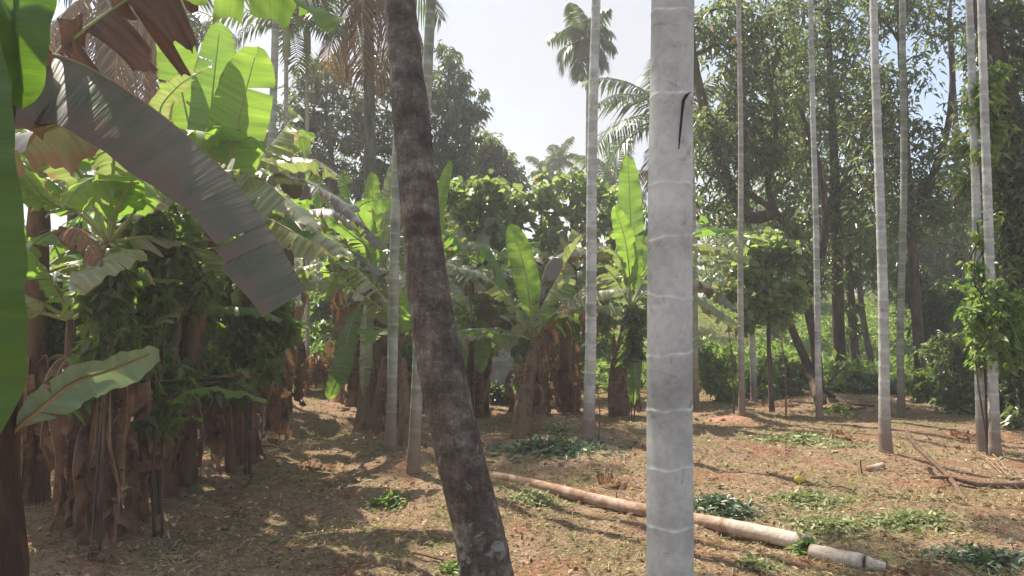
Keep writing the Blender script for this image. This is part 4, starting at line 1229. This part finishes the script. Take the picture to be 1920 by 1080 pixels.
tree('airy tree with slanting bare limb between the banded palm and the twin palms', GX(1715, d),
     [([GX(1725, d), P(1722, 640, d), P(1712, 480, d), P(1700, 300, d), P(1690, 100, d), P(1685, -40, d)], .12, .06),
      ([P(1700, 220, d), P(1690, 90, d), P(1640, 20, d), P(1610, -30, d)], .045, .03),
      ([P(1708, 420, d), P(1760, 300, d), P(1785, 180, d), P(1780, 20, d)], .09, .05),
      ([P(1704, 380, d), P(1740, 340, d), P(1800, 250, d)], .04, .02)],
     [bl(1650, 50, 41, d), bl(1690, 20, 36, d), bl(1640, 150, 48, d), bl(1700, 160, 36, d), bl(1680, 240, 51, d), bl(1740, 40, 41, d), bl(1790, 70, 41, d), bl(1740, 250, 36, d), bl(1650, 300, 53, d),
      bl(1710, 330, 56, d), bl(1780, 300, 46, d), bl(1740, 400, 56, d), bl(1670, 400, 56, d), bl(1790, 380, 51, d), bl(1800, 200, 26, d), bl(1640, 220, 41, d), bl(1660, -40, 61, d), bl(1760, -40, 61, d), bl(1730, 110, 21, d)],
     'forest', 645, 11, 53, L=(.11, .20), W=.36, csize=.32, twigs=130, shell=.1)
d = 11.2
tree('big dark trunked tree at the right edge with glossy foliage', GX(1905, d),
     [([GX(1925, d), P(1918, 600, d), P(1912, 400, d), P(1900, 230, d), P(1850, 60, d), P(1810, -60, d)], .19, .13),
      ([P(1908, 330, d), P(1950, 150, d), P(1960, 0, d)], .10, .06),
      ([P(1910, 420, d), P(1870, 330, d), P(1830, 290, d)], .05, .02)],
     [bl(1890, 30, 48, d), bl(1925, 120, 51, d), bl(1850, 60, 31, d), bl(1860, 150, 34, d), bl(1830, 110, 21, d), bl(1900, 230, 48, d), bl(1840, 210, 31, d), bl(1870, 300, 43, d), bl(1920, 330, 51, d),
      bl(1800, 270, 24, d), bl(1890, 400, 48, d), bl(1930, 460, 53, d), bl(1880, 500, 43, d), bl(1820, 340, 26, d), bl(1920, 580, 48, d), bl(1890, 650, 43, d), bl(1930, 700, 46, d), bl(1960, 30, 73, d)],
     'forest', 844, 10, 54, L=(.09, .17), W=.42, csize=.26, twigs=120, shell=.2)
d = 24
tree('hazy leafy tree behind, filling the gap between the airy tree and the twin palms', GX(1800, d),
     [([GX(1800, d), P(1800, 560, d), P(1795, 300, d), P(1785, 120, d)], .2, .06)],
     [bl(1760, 480, 73, d), bl(1820, 450, 73, d), bl(1870, 380, 73, d), bl(1700, 500, 73, d), bl(1640, 470, 67, d), bl(1900, 250, 73, d), bl(1840, 330, 61, d), bl(1860, 520, 73, d), bl(1750, 560, 67, d), bl(1800, 590, 67, d), bl(1870, 120, 61, d), bl(1720, 400, 61, d)],
     'forest', 609, 11, 55, L=(.18, .3), W=.4, csize=.42, twigs=60, shell=.2)
d = 26
tree('hazy leafy tree far behind the forked tree', GX(1450, d),
     [([GX(1450, d), P(1450, 560, d), P(1445, 350, d), P(1440, 150, d)], .2, .06)],
     [bl(1400, 130, 61, d), bl(1450, 200, 73, d), bl(1500, 120, 73, d), bl(1420, 290, 73, d), bl(1340, 280, 48, d), bl(1520, 250, 73, d), bl(1380, 400, 61, d), bl(1450, 440, 73, d), bl(1520, 400, 73, d), bl(1600, 300, 85, d), bl(1350, 480, 67, d), bl(1590, 180, 73, d), bl(1550, 500, 61, d), bl(1640, 420, 73, d)],
     'forest', 511, 11, 56, L=(.18, .3), W=.4, csize=.42, twigs=60, shell=.2)
# dark stems on the slope
d = 20
tree('dark ivy wrapped tree on the sunny slope, left of its leaning neighbour', G(1602, 690) if False else GX(1602, d),
     [([GX(1605, d), P(1598, 600, d), P(1592, 500, d), P(1590, 380, d)], .13, .07)],
     [bl(1598, 520, 16, d), bl(1596, 570, 14, d), bl(1600, 620, 13, d), bl(1592, 460, 26, d), bl(1585, 400, 34, d)],
     'vine', 190, 14, 57, L=(.1, .18), W=.45, csize=.14, twigs=10)
d = 22
tree('slim dark tree leaning on the sunny slope', GX(1632, d),
     [([GX(1634, d), P(1622, 620, d), P(1612, 540, d), P(1608, 420, d)], .10, .06)],
     [bl(1610, 440, 30, d), bl(1630, 490, 22, d), bl(1650, 460, 26, d)],
     'forest', 120, 14, 58, L=(.12, .2), W=.4, csize=.2, twigs=10)
d = 18
tree('dark bushy stem on the slope right of the thin grey palm', GX(1728, d),
     [([GX(1730, d), P(1725, 650, d), P(1718, 570, d), P(1715, 500, d)], .09, .05)],
     [bl(1718, 560, 26, d), bl(1745, 600, 30, d), bl(1770, 560, 34, d), bl(1780, 640, 34, d), bl(1700, 520, 26, d)],
     'vine', 300, 14, 59, L=(.1, .18), W=.45, csize=.18, twigs=20)

# ------------------------------------------------------------------ vines and bushes
def vine(label, col, mat='vine', n=200, per=9, seed=1, name='climbing_vine', L=(.08, .15), W=.55, round_=False, cat='vine', group='leafy climbers', stems=True, **kw):
    """col: list of (px,py,rpx,depth)"""
    d = col[0][3]
    lo = min(col, key=lambda c: -c[1])
    base = GX(lo[0], lo[3])
    root = empty(name, base, label, cat, group)
    blobs = [bl(x, y, r, dd) for x, y, r, dd in col]
    o, C = leafcloud('foliage', root, blobs, mat, n, per, seed=seed, L=L, W=W, round_=round_, csize=.12, **kw)
    if stems:
        mb = MB(); rd = random.Random(seed)
        cs = sorted(blobs, key=lambda b_: b_[0].z)
        for k in range(3):
            pts = [base + Vector((rd.uniform(-.05, .05), 0, -.04))] + [b_[0] + Vector((rd.uniform(-.1, .1), rd.uniform(-.1, .1), 0)) for b_ in cs]
            cp, L_ = spline(pts, len(pts) * 4)
            mb.tube(cp, [.010] * len(cp), 5)
        mb.build('vine_stem', M['bark'], root)
    return root
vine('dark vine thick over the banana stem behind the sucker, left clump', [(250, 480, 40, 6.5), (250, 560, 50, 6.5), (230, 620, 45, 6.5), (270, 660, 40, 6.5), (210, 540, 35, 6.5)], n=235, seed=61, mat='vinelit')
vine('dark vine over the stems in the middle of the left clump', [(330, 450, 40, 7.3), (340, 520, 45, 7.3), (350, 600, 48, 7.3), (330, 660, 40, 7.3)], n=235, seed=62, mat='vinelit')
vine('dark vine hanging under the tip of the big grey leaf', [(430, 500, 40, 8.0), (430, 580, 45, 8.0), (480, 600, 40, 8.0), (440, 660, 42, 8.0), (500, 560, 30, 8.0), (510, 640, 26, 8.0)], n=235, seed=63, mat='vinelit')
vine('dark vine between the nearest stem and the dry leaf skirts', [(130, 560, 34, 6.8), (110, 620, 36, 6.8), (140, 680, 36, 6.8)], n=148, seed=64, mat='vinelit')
vine('bright green vine over the banana leaves left of the big grey leaf tip', [(290, 420, 30, 6.2), (330, 470, 28, 6.3), (260, 430, 26, 6.1), (380, 540, 26, 6.6), (300, 550, 24, 6.3)], n=111, seed=69, mat='vinelit')
vine('bright green vine climbing the front stem of the left clump', [(205, 500, 28, 5.3), (195, 560, 26, 5.3), (215, 620, 24, 5.3), (190, 670, 20, 5.3)], n=105, seed=84, mat='vinelit')
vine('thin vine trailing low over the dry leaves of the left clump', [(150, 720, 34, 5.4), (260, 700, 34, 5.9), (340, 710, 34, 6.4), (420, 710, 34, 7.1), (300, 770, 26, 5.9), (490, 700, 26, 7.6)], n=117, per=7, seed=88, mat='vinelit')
vine('bright green vine over the rightmost stems of the left clump', [(480, 500, 30, 7.8), (500, 570, 26, 7.9), (470, 640, 30, 7.8), (520, 620, 20, 8.0)], n=136, seed=85, mat='vinelit')
vine('vine on the banana stem left of the big pale trunk', [(1190, 620, 16, 11.6), (1185, 660, 16, 11.6), (1195, 590, 16, 11.6)], n=80, seed=65)
vine('vine on the green stem beside the red mound palm', [(765, 660, 12, 9.8), (762, 710, 14, 9.8), (768, 760, 12, 9.8)], n=70, seed=66)
vine('leafy vine wrapped round the twin pale palms', [(1830, 500, 18, 8.8), (1842, 450, 15, 8.8), (1848, 545, 30, 8.7), (1862, 600, 45, 8.7), (1850, 650, 36, 8.7), (1890, 570, 36, 8.8), (1895, 640, 40, 8.8), (1835, 590, 26, 8.6), (1855, 410, 14, 8.8)], 'young', 330, 8, 67, L=(.06, .11), W=.6)
vine('sprig of reddish green creeper high on the twin pale palms', [(1850, 160, 22, 9), (1845, 200, 24, 9), (1860, 240, 22, 9), (1870, 130, 14, 9), (1850, 290, 16, 9)], 'young', 110, 8, 68, L=(.07, .13), W=.45)

def bush(label, col, mat='young', n=160, per=9, seed=1, name='bush', group='bushes at the edge of the clearing', **kw):
    return vine(label, col, mat, n, per, seed, name=name, cat='bush', group=group, **kw)
bush('sunlit pale green bush in the gap beyond the left clump', [(560, 690, 30, 16), (600, 670, 36, 16), (575, 640, 34, 16.5), (610, 630, 30, 16.5)], seed=71, n=260, L=(.12, .22), W=.4)
bush('sunlit green bush just right of the weedy gap', [(645, 650, 34, 17), (650, 610, 30, 17), (680, 660, 28, 17)], seed=72, n=200, L=(.12, .22), W=.4)
bush('yellow leaved low weed in the weedy gap', [(595, 678, 14, 15.2), (612, 702, 12, 15.2), (580, 706, 12, 15.2)], 'palm_dry', seed=73, n=50, L=(.12, .22), W=.3) 
bush('tall sunlit bush filling between the middle banana stems', [(900, 590, 34, 15.5), (960, 600, 34, 15.5), (1040, 610, 34, 15.5), (1090, 600, 34, 15.5), (850, 600, 30, 15.5), (1000, 560, 34, 15.8), (1130, 590, 28, 15.5)], seed=86, n=300, L=(.13, .22), W=.55)
bush('tall sunlit bush behind the red mound palm', [(640, 560, 30, 17), (700, 560, 34, 17), (770, 570, 34, 17), (600, 570, 26, 17)], seed=87, n=260, L=(.13, .22), W=.5)
bush('green bush behind the gap between the middle banana stems', [(940, 650, 30, 18), (1000, 660, 34, 18), (1070, 660, 34, 18), (1130, 640, 34, 18), (1010, 610, 30, 18)], seed=74, n=280, L=(.12, .2), W=.5)
bush('low green bush right of the big pale trunk', [(1330, 700, 28, 15.5), (1310, 660, 24, 15.5), (1345, 730, 20, 15.5), (1360, 680, 22, 15.5)], seed=75, n=132, L=(.1, .17), W=.5)
bush('low green bush behind the brown footed palm', [(1400, 715, 22, 16), (1430, 700, 26, 16), (1370, 740, 18, 15.6), (1440, 735, 18, 15.6)], seed=76, n=132, L=(.1, .17), W=.5)
bush('dark low bush at the root of the forked tree', [(1480, 725, 22, 16), (1500, 700, 24, 16.5), (1470, 690, 22, 16.5), (1590, 730, 20, 17)], 'forest', seed=77, n=132, L=(.1, .17), W=.5)
bush('green low bush beside the forked tree, in front of the sunny slope', [(1600, 725, 26, 16.8), (1640, 718, 24, 16.8), (1580, 700, 20, 17.5), (1680, 730, 18, 16.5)], 'forest', seed=78, n=156, L=(.1, .18), W=.5)
bush('pale yellowish bush behind the thin grey palm on the right', [(1740, 740, 26, 14.5), (1720, 715, 22, 14.5), (1765, 720, 24, 14.5), (1755, 765, 18, 14)], seed=79, n=144, L=(.08, .15), W=.5)
bush('dense dark bush left of the twin pale palms', [(1800, 700, 34, 13), (1790, 740, 28, 13), (1770, 660, 34, 14), (1810, 650, 34, 13), (1810, 770, 22, 12.5)], 'forest', seed=80, n=216, L=(.09, .16), W=.5)
bush('dense dark bush behind the twin pale palms at the right edge', [(1890, 740, 34, 11.5), (1920, 700, 36, 11.5), (1900, 790, 24, 11), (1870, 770, 22, 11.5), (1850, 720, 30, 12.5)], 'forest', seed=81, n=216, L=(.09, .16), W=.5)
bush('small dark leafy weed growing in front of the white tank', [(945, 735, 10, 14.2), (928, 728, 8, 14.2), (930, 742, 10, 14.2)], 'forest', seed=83, n=60, L=(.08, .15), W=.5)
bush('green bush behind the leaning trunk near the white tank', [(870, 640, 30, 17), (820, 650, 30, 17), (760, 660, 30, 17)], seed=82, n=200, L=(.12, .2), W=.5)

def stuffcloud(name, label, boxes, mat, n, L, W, seed, cat='undergrowth', round_=False):
    """n leafy sprigs spread over ground boxes (x0,x1,y0,y1,h)"""
    r = np.random.default_rng(seed)
    Pt, D = [], []
    ar = np.array([(b_[1] - b_[0]) * (b_[3] - b_[2]) for b_ in boxes]); ar = ar / ar.sum()
    H = []
    for b_, w in zip(boxes, ar):
        m = int(n * w)
        x = r.uniform(b_[0], b_[1], m); y = r.uniform(b_[2], b_[3], m)
        k = .5 + .5 * np.sin(x * 1.7 + seed) * np.sin(y * 1.3) + .35 * np.sin(x * 4.1 + 2) 
        h = np.clip(k, .1, 1.3) * b_[4] * r.uniform(0, 1, m) ** .8
        Pt.append(np.stack([x, y, gz(x, y) + h], 1))
    Pt = np.concatenate(Pt); m = len(Pt)
    D = norm(r.normal(size=(m, 3)) + [0, 0, .5]); N = norm(r.normal(size=(m, 3)) + [0, 0, 1.2])
    ll = r.uniform(L[0], L[1], m)
    V, F, k = leaf_arrays(Pt, D, N, ll, ll * W, round_=round_)
    o = link(name, np_mesh(name, V, F, np.repeat(np.clip(r.beta(2, 2.3, m), 0, 1), k)), M[mat])
    tag(o, label, cat, kind='stuff')
    return o
stuffcloud('undergrowth', 'low green undergrowth beyond the clearing', [(-26, 3, 16.5, 32, .9), (3, 8.2, 16.5, 24, .7), (8.2, 18, 20, 34, .35), (9.5, 20, 13.5, 20, .8)], 'young', 52000, (.14, .30), .42, 91)
stuffcloud('slope_grass', 'dry yellowish grass on the sunny slope', [(4, 22, 17, 42, .30)], 'young', 26000, (.15, .32), .12, 92, cat='grass')

# far wood: one mass at the back
def far_wood():
    global rng
    r = random.Random(4)
    blobs = []
    for k in range(46):
        x = -30 + 75 * k / 45 + r.uniform(-1, 1); y = r.uniform(34, 52)
        px = 960 + x / y * FPX
        h = r.uniform(3.0, 4.6) if 700 < px < 1250 else r.uniform(3.8, 5.6)
        if 950 < px < 1240: h = r.uniform(2.6, 4.2)
        g = float(gz(x, y))
        for q in range(3):
            blobs.append((Vector((x + r.uniform(-1, 1), y, g + h * (.25 + .3 * q))), r.uniform(1.6, 2.4), 1.6, h * .24))
    o, C = leafcloud('far_wood', None, blobs, 'forest', 5200, 12, L=(.3, .55), W=.5, csize=.5, seed=97, shell=.2)
    tag(o, 'far off wood closing the view behind everything', 'wood', kind='stuff')
far_wood()

# ------------------------------------------------------------------ things on the ground
def log_piece(label, a, b_, r0, r1, peel=(0, 0), lift=(0, 0), seed=1, n=36, name='fallen_log'):
    ga, gb = G(*a), G(*b_)
    root_loc = (ga + gb) / 2
    mb = MB()
    rd = random.Random(seed)
    P_, rr, ring = [], [], []
    for i in range(n):
        t = i / (n - 1)
        p = ga.lerp(gb, t)
        r = r0 + (r1 - r0) * t
        z = -.022 + (ga.z + r0 + lift[0]) * (1 - t) + (gb.z + r1 + lift[1]) * t
        P_.append(Vector((p.x, p.y, z)) + Vector((0, .015 * math.sin(t * 7 + seed), .008 * math.sin(t * 9))) * (1 if n > 40 else .15))
        rr.append(r * (1 + .015 * math.sin(i * 1.7) + (.03 if i % 5 == 0 else 0)))
        ring.append(min(max((t - peel[0]) / max(peel[1] - peel[0], .01), 0), 1) if peel[1] > 0 else 0)
    dv = (P_[-1] - P_[0]).normalized()
    P_ = [P_[0] - dv * .003] + P_ + [P_[-1] + dv * .003]; rr = [rr[0] * .94] + rr + [rr[-1] * .94]; ring = [ring[0]] + ring + [ring[-1]]
    P_ = [P_[0] - dv * .002] + P_ + [P_[-1] + dv * .002]; rr = [rr[0] * .5] + rr + [rr[-1] * .5]; ring = [ring[0]] + ring + [ring[-1]]
    mb.tube(P_, rr, 20, ring=ring, jitter=.02)
    o = mb.build(name, M['log'])
    return tag(o, label, 'log', 'pieces of the fallen palm trunk')
log_piece('long fallen palm trunk running behind the big pale trunk across the ground', (925, 893), (1512, 1030), .044, .056, peel=(.82, 1.0), lift=(-.01, .02), seed=1, n=70)
log_piece('short pale peeled piece of trunk just past the end of the long fallen one', (1522, 1040), (1618, 1056), .055, .050, peel=(0, .1), lift=(.0, .0), seed=2, n=14)
log_piece('small white broken end of trunk, rightmost of the fallen pieces', (1622, 1056), (1658, 1060), .045, .03, peel=(0, .1), seed=3, n=8)
log_piece('short dark log lying below the banded palm', (1625, 882), (1655, 880), .035, .04, seed=4, n=8)

def branch(name, label, limbs, mat='twig', cat='branch', group=None, n=8):
    mb = MB()
    for pts, r0, r1 in limbs:
        cp, L = spline(pts, 14)
        mb.tube(cp, [r0 + (r1 - r0) * i / 13 for i in range(14)], n, jitter=.08)
    o = mb.build(name, M[mat]); tag(o, label, cat, group)
    return o
def up(v, h): return v + Vector((0, 0, h))
e = G(1785, 905)
branch('fallen_branch', 'forked dead branch with a raised white tip near the twin palms', [
    ([P(1700, 806, e.y + .9), P(1712, 830, e.y + .7), P(1745, 862, e.y + .35), P(1782, 898, e.y + .02), up(G(1800, 925), .02), up(G(1812, 938), .0)], .020, .030),
    ([P(1745, 895, e.y), up(G(1785, 908), .06), up(G(1850, 912), .04), up(G(1960, 914), .04)], .016, .048),
])
for k, (a, b_, lb) in enumerate([((1840, 865), (1892, 888), 'upper dry splint of palm wood at the foot of the twin palms'), ((1862, 860), (1888, 882), 'middle short splint leaning off the right twin palm'), ((1826, 862), (1880, 890), 'lower dry splint of palm wood at the foot of the twin palms')]):
    branch('wood_splint', lb, [([up(G(*a), .09), up(G((a[0] + b_[0]) / 2, (a[1] + b_[1]) / 2), .05), up(G(*b_), .012)], .010, .007)], 'straw', 'splint', 'dry splints under the twin palms', 5)
branch('stick', 'thin pale stick lying across the end of the fallen trunk', [([up(G(1582, 1105), .01), P(1600, 1052, 4.98), P(1612, 1018, 5.08)], .008, .006)], 'straw', 'stick', None, 5)
branch('stick', 'thin brown twig on the ground right of the yellow fruit', [([up(G(1558, 910), .01), up(G(1580, 915), .03), up(G(1602, 921), .02)], .008, .012)], 'twig', 'stick', None, 5)
branch('stick', 'thin dark stick on the soil between the leaning trunk and left clump', [([up(G(765, 1030), .01), up(G(790, 1042), .03), up(G(835, 1048), .01)], .008, .006)], 'twig', 'stick', None, 5)
branch('stick', 'small upright twig stub beside the short dark log', [([up(G(1616, 885), .0), P(1613, 862, 8.0)], .01, .006)], 'twig', 'stick', None, 5)
branch('dead_root', 'dry root running over soil at the foot of the left clump', [([up(G(430, 866), .01), up(G(470, 845), .03), up(G(510, 838), .03), up(G(545, 846), .01)], .02, .012)], 'twig', 'root', None, 6)
branch('dead_root', 'exposed root on the red bank right of the forked tree', [([up(G(1548, 742), .1), up(G(1585, 752), .05), up(G(1640, 768), .02)], .06, .02)], 'bark', 'root', None, 6)

# yellow fruit: a lobed fruit with stalk
def fruit():
    g = G(1500, 906)
    root = empty('fruit', g, 'small yellow fruit on the cut grass in the clearing', 'fruit')
    mb = MB()
    n, m = 20, 12
    for i in range(m + 1):
        t = math.pi * i / m
        for k in range(n):
            a = 2 * math.pi * k / n
            r = .045 * (1 + .08 * math.cos(5 * a)) * (math.sin(t) ** .9 + .001)
            mb.v.append(g + Vector((math.cos(a) * r * 1.25, math.sin(a) * r, .042 - .042 * math.cos(t)))); mb.a.append(0)
    for i in range(m):
        for k in range(n):
            a, b_ = i * n + k, i * n + (k + 1) % n
            mb.f.append((a, b_, b_ + n, a + n))
    mb.build('flesh', M['yellow'], root)
    MB().tube([g + Vector((0, 0, .08)), g + Vector((.01, 0, .10)), g + Vector((.03, 0, .11))], [.006, .005, .004], 6).build('stalk', M['twig'], root)
fruit()

# white tank glimpsed between the stems
def tank():
    g = GX(940, 15.6)
    root = empty('water_tank', g, 'white box shaped tank glimpsed between the middle banana stems', 'tank')
    g = g + Vector((0, 0, 0))
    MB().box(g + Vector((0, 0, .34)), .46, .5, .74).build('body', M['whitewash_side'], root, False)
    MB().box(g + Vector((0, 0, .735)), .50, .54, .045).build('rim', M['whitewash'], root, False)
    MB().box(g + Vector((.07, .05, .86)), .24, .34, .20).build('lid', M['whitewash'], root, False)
tank()

# reddish soil heap and sunlit dead leaf seen through the gaps
def heap(name, label, px, py, w, h, mat, cat):
    g = G(px, py)
    v, f = [], []
    n, m = 26, 8
    rd = random.Random(px)
    for i in range(m + 1):
        t = i / m
        for k in range(n):
            a = 2 * math.pi * k / n
            r = w * (1 - t) * (1 + rd.uniform(-.12, .12)) + .01
            v.append(g + Vector((math.cos(a) * r, math.sin(a) * r * .7, h * (1 - (1 - t) ** 2) * (1 + rd.uniform(-.1, .1)) - .03)))
    for i in range(m):
        for k in range(n):
            a, b_ = i * n + k, i * n + (k + 1) % n
            f.append((a, b_, b_ + n, a + n))
    me = bpy.data.meshes.new(name); me.from_pydata([tuple(x) for x in v], [], f)
    me.polygons.foreach_set('use_smooth', [True] * len(f))
    o = link(name, me, M[mat]); tag(o, label, cat, 'heaps of red earth')
M['redsoil'] = simple('fresh_red_soil', [(.3, (.22, .12, .08)), (.5, (.36, .20, .135)), (.7, (.46, .30, .21))], 12, .95, .1, 1.0, .04)
heap('earth_heap', 'orange red earth heap seen beside the red mound palm', 782, 758, .45, .62, 'redsoil', 'earth heap')
heap('earth_heap', 'red earth heap left of the brown banana foot', 665, 752, .5, .35, 'redsoil', 'earth heap')
heap('earth_heap', 'low red earth heap at the foot of the brown footed palm', 1378, 786, .5, .10, 'redsoil', 'earth heap')
heap('earth_heap', 'low red bank beside the forked tree', 1585, 768, .5, .06, 'redsoil', 'earth heap')

# dried frond lying in the clearing
def dry_sheath(label, a, b_, w):
    ga, gb = G(*a), G(*b_)
    root = empty('fallen_leaf', (ga + gb) / 2, label, 'fallen leaf', 'dead leaves lying in the clearing')
    mid = (ga + gb) / 2
    banana_leaf(root, [up(ga, .02), up(mid, .06), up(gb, .015)], w, 'ban_dead', (14, -6), 5, int(a[0]), pet=.05, name='blade', wave=.02, rib=.006)
dry_sheath('curled reddish dead leaf lying before the thin pale palm', (1530, 818), (1602, 822), .12)
dry_sheath('dead leaf lying behind the twin pale palms', (1780, 815), (1835, 826), .10)
dry_sheath('curled dead leaf on the soil at the left clump', (470, 905), (420, 950), .10)
dry_sheath('dead leaf lying near the red bank under the thin palms', (1425, 760), (1500, 762), .12)
dry_sheath('dead leaf lying between the left clump and the brown banana foot', (560, 870), (625, 880), .12)
dry_sheath('brown dead leaf against the far side of the long log', (1120, 900), (1175, 915), .08)
dry_sheath('pale curled dead leaf below the sucker in the shade', (150, 1040), (215, 1050), .07)

# piles of cut weeds
def pile(label, px, py, w, dpt, h, n, mat, seed, L=(.035, .085), W=.36, stuff=False):
    n = int(n * 1.7); h = h * .75
    g = G(px, py)
    r = np.random.default_rng(seed)
    a = r.uniform(0, 6.28, n); q = np.abs(r.normal(0, .5, n))
    x = g.x + np.cos(a) * q * w; y = g.y + np.sin(a) * q * dpt
    z = gz(x, y) + h * r.uniform(0, 1, n) * np.exp(-q * q * 1.6)
    D = norm(r.normal(size=(n, 3)) * [1, 1, .45]); N = norm(r.normal(size=(n, 3)) * .6 + [0, 0, 1])
    ll = r.uniform(L[0], L[1], n)
    V, F, k = leaf_arrays(np.stack([x, y, z], 1), D, N, ll, ll * W, round_=True, droop=.1)
    o = link('weed_pile', np_mesh('weed_pile', V, F, np.repeat(r.beta(2, 2, n), k)), M[mat])
    o.location = (0, 0, 0)
    if stuff:
        o.name = 'strewn_leaves'; tag(o, label, 'cut leaves', kind='stuff')
    else:
        tag(o, label, 'weed pile', 'heaps of cut weeds in the clearing')
pile('dark bluish green heap of cut leaves beside the big pale trunk, behind the log', 1350, 950, .36, .36, .12, 900, 'cut_blue', 1)
pile('pale green heap of cut leaves in the middle of the right clearing', 1520, 935, .5, .4, .07, 700, 'cut_green', 2, stuff=True)
pile('green heap of broad cut leaves right of the others', 1700, 975, .4, .3, .08, 600, 'cut_green', 3, stuff=True)
pile('loose strewn green leaves just above the pale end of the log', 1560, 985, .5, .3, .06, 500, 'cut_green', 4, stuff=True)
pile('long loose heap of cut greens in front of the middle banana row', 1040, 842, .9, .6, .09, 900, 'cut_blue', 5, L=(.07, .15), stuff=True)
pile('small heap of pale cut leaves left of the log', 1000, 935, .28, .25, .06, 320, 'cut_green', 6, stuff=True)
pile('small green tuft by the gap in the fallen trunk', 1512, 1032, .12, .1, .12, 160, 'young', 7)
pile('low green patch near the slim middle palm', 1045, 808, .35, .3, .08, 280, 'cut_green', 8, stuff=True)
pile('green weeds below the thin pale palm', 1500, 826, .7, .5, .07, 520, 'cut_green', 9, L=(.07, .14), stuff=True)
pile('small tuft of weeds in the shade left of the leaning trunk', 728, 950, .2, .2, .1, 170, 'young', 10, stuff=True)
pile('green weeds along the bottom right corner', 1850, 1050, .55, .3, .07, 420, 'cut_blue', 11, stuff=True)
pile('green tuft just beside the foot of the leaning trunk', 855, 1068, .16, .14, .08, 120, 'young', 12, stuff=True)
pile('small green tuft in front of the log', 1420, 1050, .14, .12, .05, 110, 'cut_green', 13)
pile('green patch of weeds in front of the forked tree', 1570, 772, .5, .4, .16, 260, 'young', 14, stuff=True)

# litter and dry grass over the clearing
def litter():
    r = np.random.default_rng(77)
    def field(n, y0, y1, pw):
        y = y0 + (y1 - y0) * r.uniform(0, 1, n) ** pw
        x = r.uniform(-.75, .75, n) * (y + 1.0)
        return x, y
    V_, F_, R_ = [], [], []
    k0 = 0
    # thin straws
    n = 190000
    x, y = field(n, 3.0, 17, 1.25)
    patch = np.sin(x * 1.9 + 1) * np.sin(y * 1.6 + 2) + .6 * np.sin(x * 4.3 + y * 2.2) + r.normal(0, .5, n)
    keep = patch > -.6
    x, y, patch = x[keep], y[keep], patch[keep]; n = len(x)
    z = gz(x, y) + r.uniform(.001, .022, n)
    D = norm(np.stack([r.normal(size=n), r.normal(size=n), r.normal(0, .28, n)], 1)); N = norm(r.normal(size=(n, 3)) * .5 + [0, 0, 1])
    ll = r.uniform(.02, .09, n)
    V, F, k = leaf_arrays(np.stack([x, y, z], 1), D, N, ll, np.maximum(.004, ll * .08), droop=.0)
    V_.append(V); F_.append(F + k0); k0 += len(V)
    R_.append(np.repeat(np.clip(.50 + r.normal(0, .24, n) + .07 * patch, 0, .86), k))
    # short cut grass in patches
    n = 70000
    x, y = field(n, 3.0, 17, 1.25)
    pt = np.sin(x * 1.3 + 2.1) * np.sin(y * 1.1 + .7) + .7 * np.sin(x * 3.1 - y * 2.4) * np.sin(y * 2.9) + r.normal(0, .45, n)
    keep = pt > .15
    x, y = x[keep], y[keep]; n = len(x)
    z = gz(x, y) + r.uniform(.0, .012, n)
    D = norm(np.stack([r.normal(size=n), r.normal(size=n), r.uniform(.1, 1.0, n)], 1)); N = norm(r.normal(size=(n, 3)) + [0, 0, .3])
    ll = r.uniform(.02, .065, n)
    V, F, k = leaf_arrays(np.stack([x, y, z], 1), D, N, ll, np.maximum(.0045, ll * .12), droop=.1)
    V_.append(V); F_.append(F + k0); k0 += len(V)
    R_.append(np.repeat(np.clip(.86 + r.normal(0, .09, n), .45, 1), k))
    # crumbled leaves
    n = 34000
    x, y = field(n, 3.0, 17, 1.2)
    z = gz(x, y) + r.uniform(.002, .02, n)
    D = norm(np.stack([r.normal(size=n), r.normal(size=n), r.normal(0, .3, n)], 1)); N = norm(r.normal(size=(n, 3)) * .7 + [0, 0, 1])
    ll = r.uniform(.015, .055, n)
    V, F, k = leaf_arrays(np.stack([x, y, z], 1), D, N, ll, ll * .55, droop=.05)
    g = np.sin(x * 2.3 + .5) * np.sin(y * 1.9) > .35
    rn = np.where(g & (r.uniform(0, 1, n) < .6), r.uniform(.84, 1, n), r.uniform(0, .8, n) ** 1.2)
    V_.append(V); F_.append(F + k0); k0 += len(V); R_.append(np.repeat(rn, k))
    n = 1300
    x, y = field(n, 3.0, 17, 1.1)
    z = gz(x, y) + r.uniform(.004, .03, n)
    D = norm(np.stack([r.normal(size=n), r.normal(size=n), r.normal(0, .35, n)], 1)); N = norm(r.normal(size=(n, 3)) * .8 + [0, 0, 1])
    ll = r.uniform(.05, .12, n)
    V, F, k = leaf_arrays(np.stack([x, y, z], 1), D, N, ll, ll * r.uniform(.25, .6, n), droop=.12)
    V_.append(V); F_.append(F + k0); k0 += len(V)
    R_.append(np.repeat(r.uniform(0, 1, n) ** 1.1, k))
    o = link('leaf_litter', np_mesh('leaf_litter', np.concatenate(V_), np.concatenate(F_), np.concatenate(R_)), M['litter'])
    tag(o, 'dry cut grass and leaf litter strewn over the red soil', 'leaf litter', kind='stuff')
litter()

# ------------------------------------------------------------------ haze
def haze():
    mb = MB()
    mb.box((0, 55, 9.5), 260, 190, 23)
    m, nd, lk = nodes('air_haze')
    out = nd.new('ShaderNodeOutputMaterial')
    v = nd.new('ShaderNodeVolumePrincipled')
    v.inputs['Color'].default_value = (.95, .94, .94, 1)
    v.inputs['Density'].default_value = 0.0052
    v.inputs['Anisotropy'].default_value = .35
    lk.new(v.outputs[0], out.inputs['Volume'])
    o = mb.build('haze', m, None, False)
    tag(o, 'thin pale haze in the air', 'haze', kind='stuff')
haze()
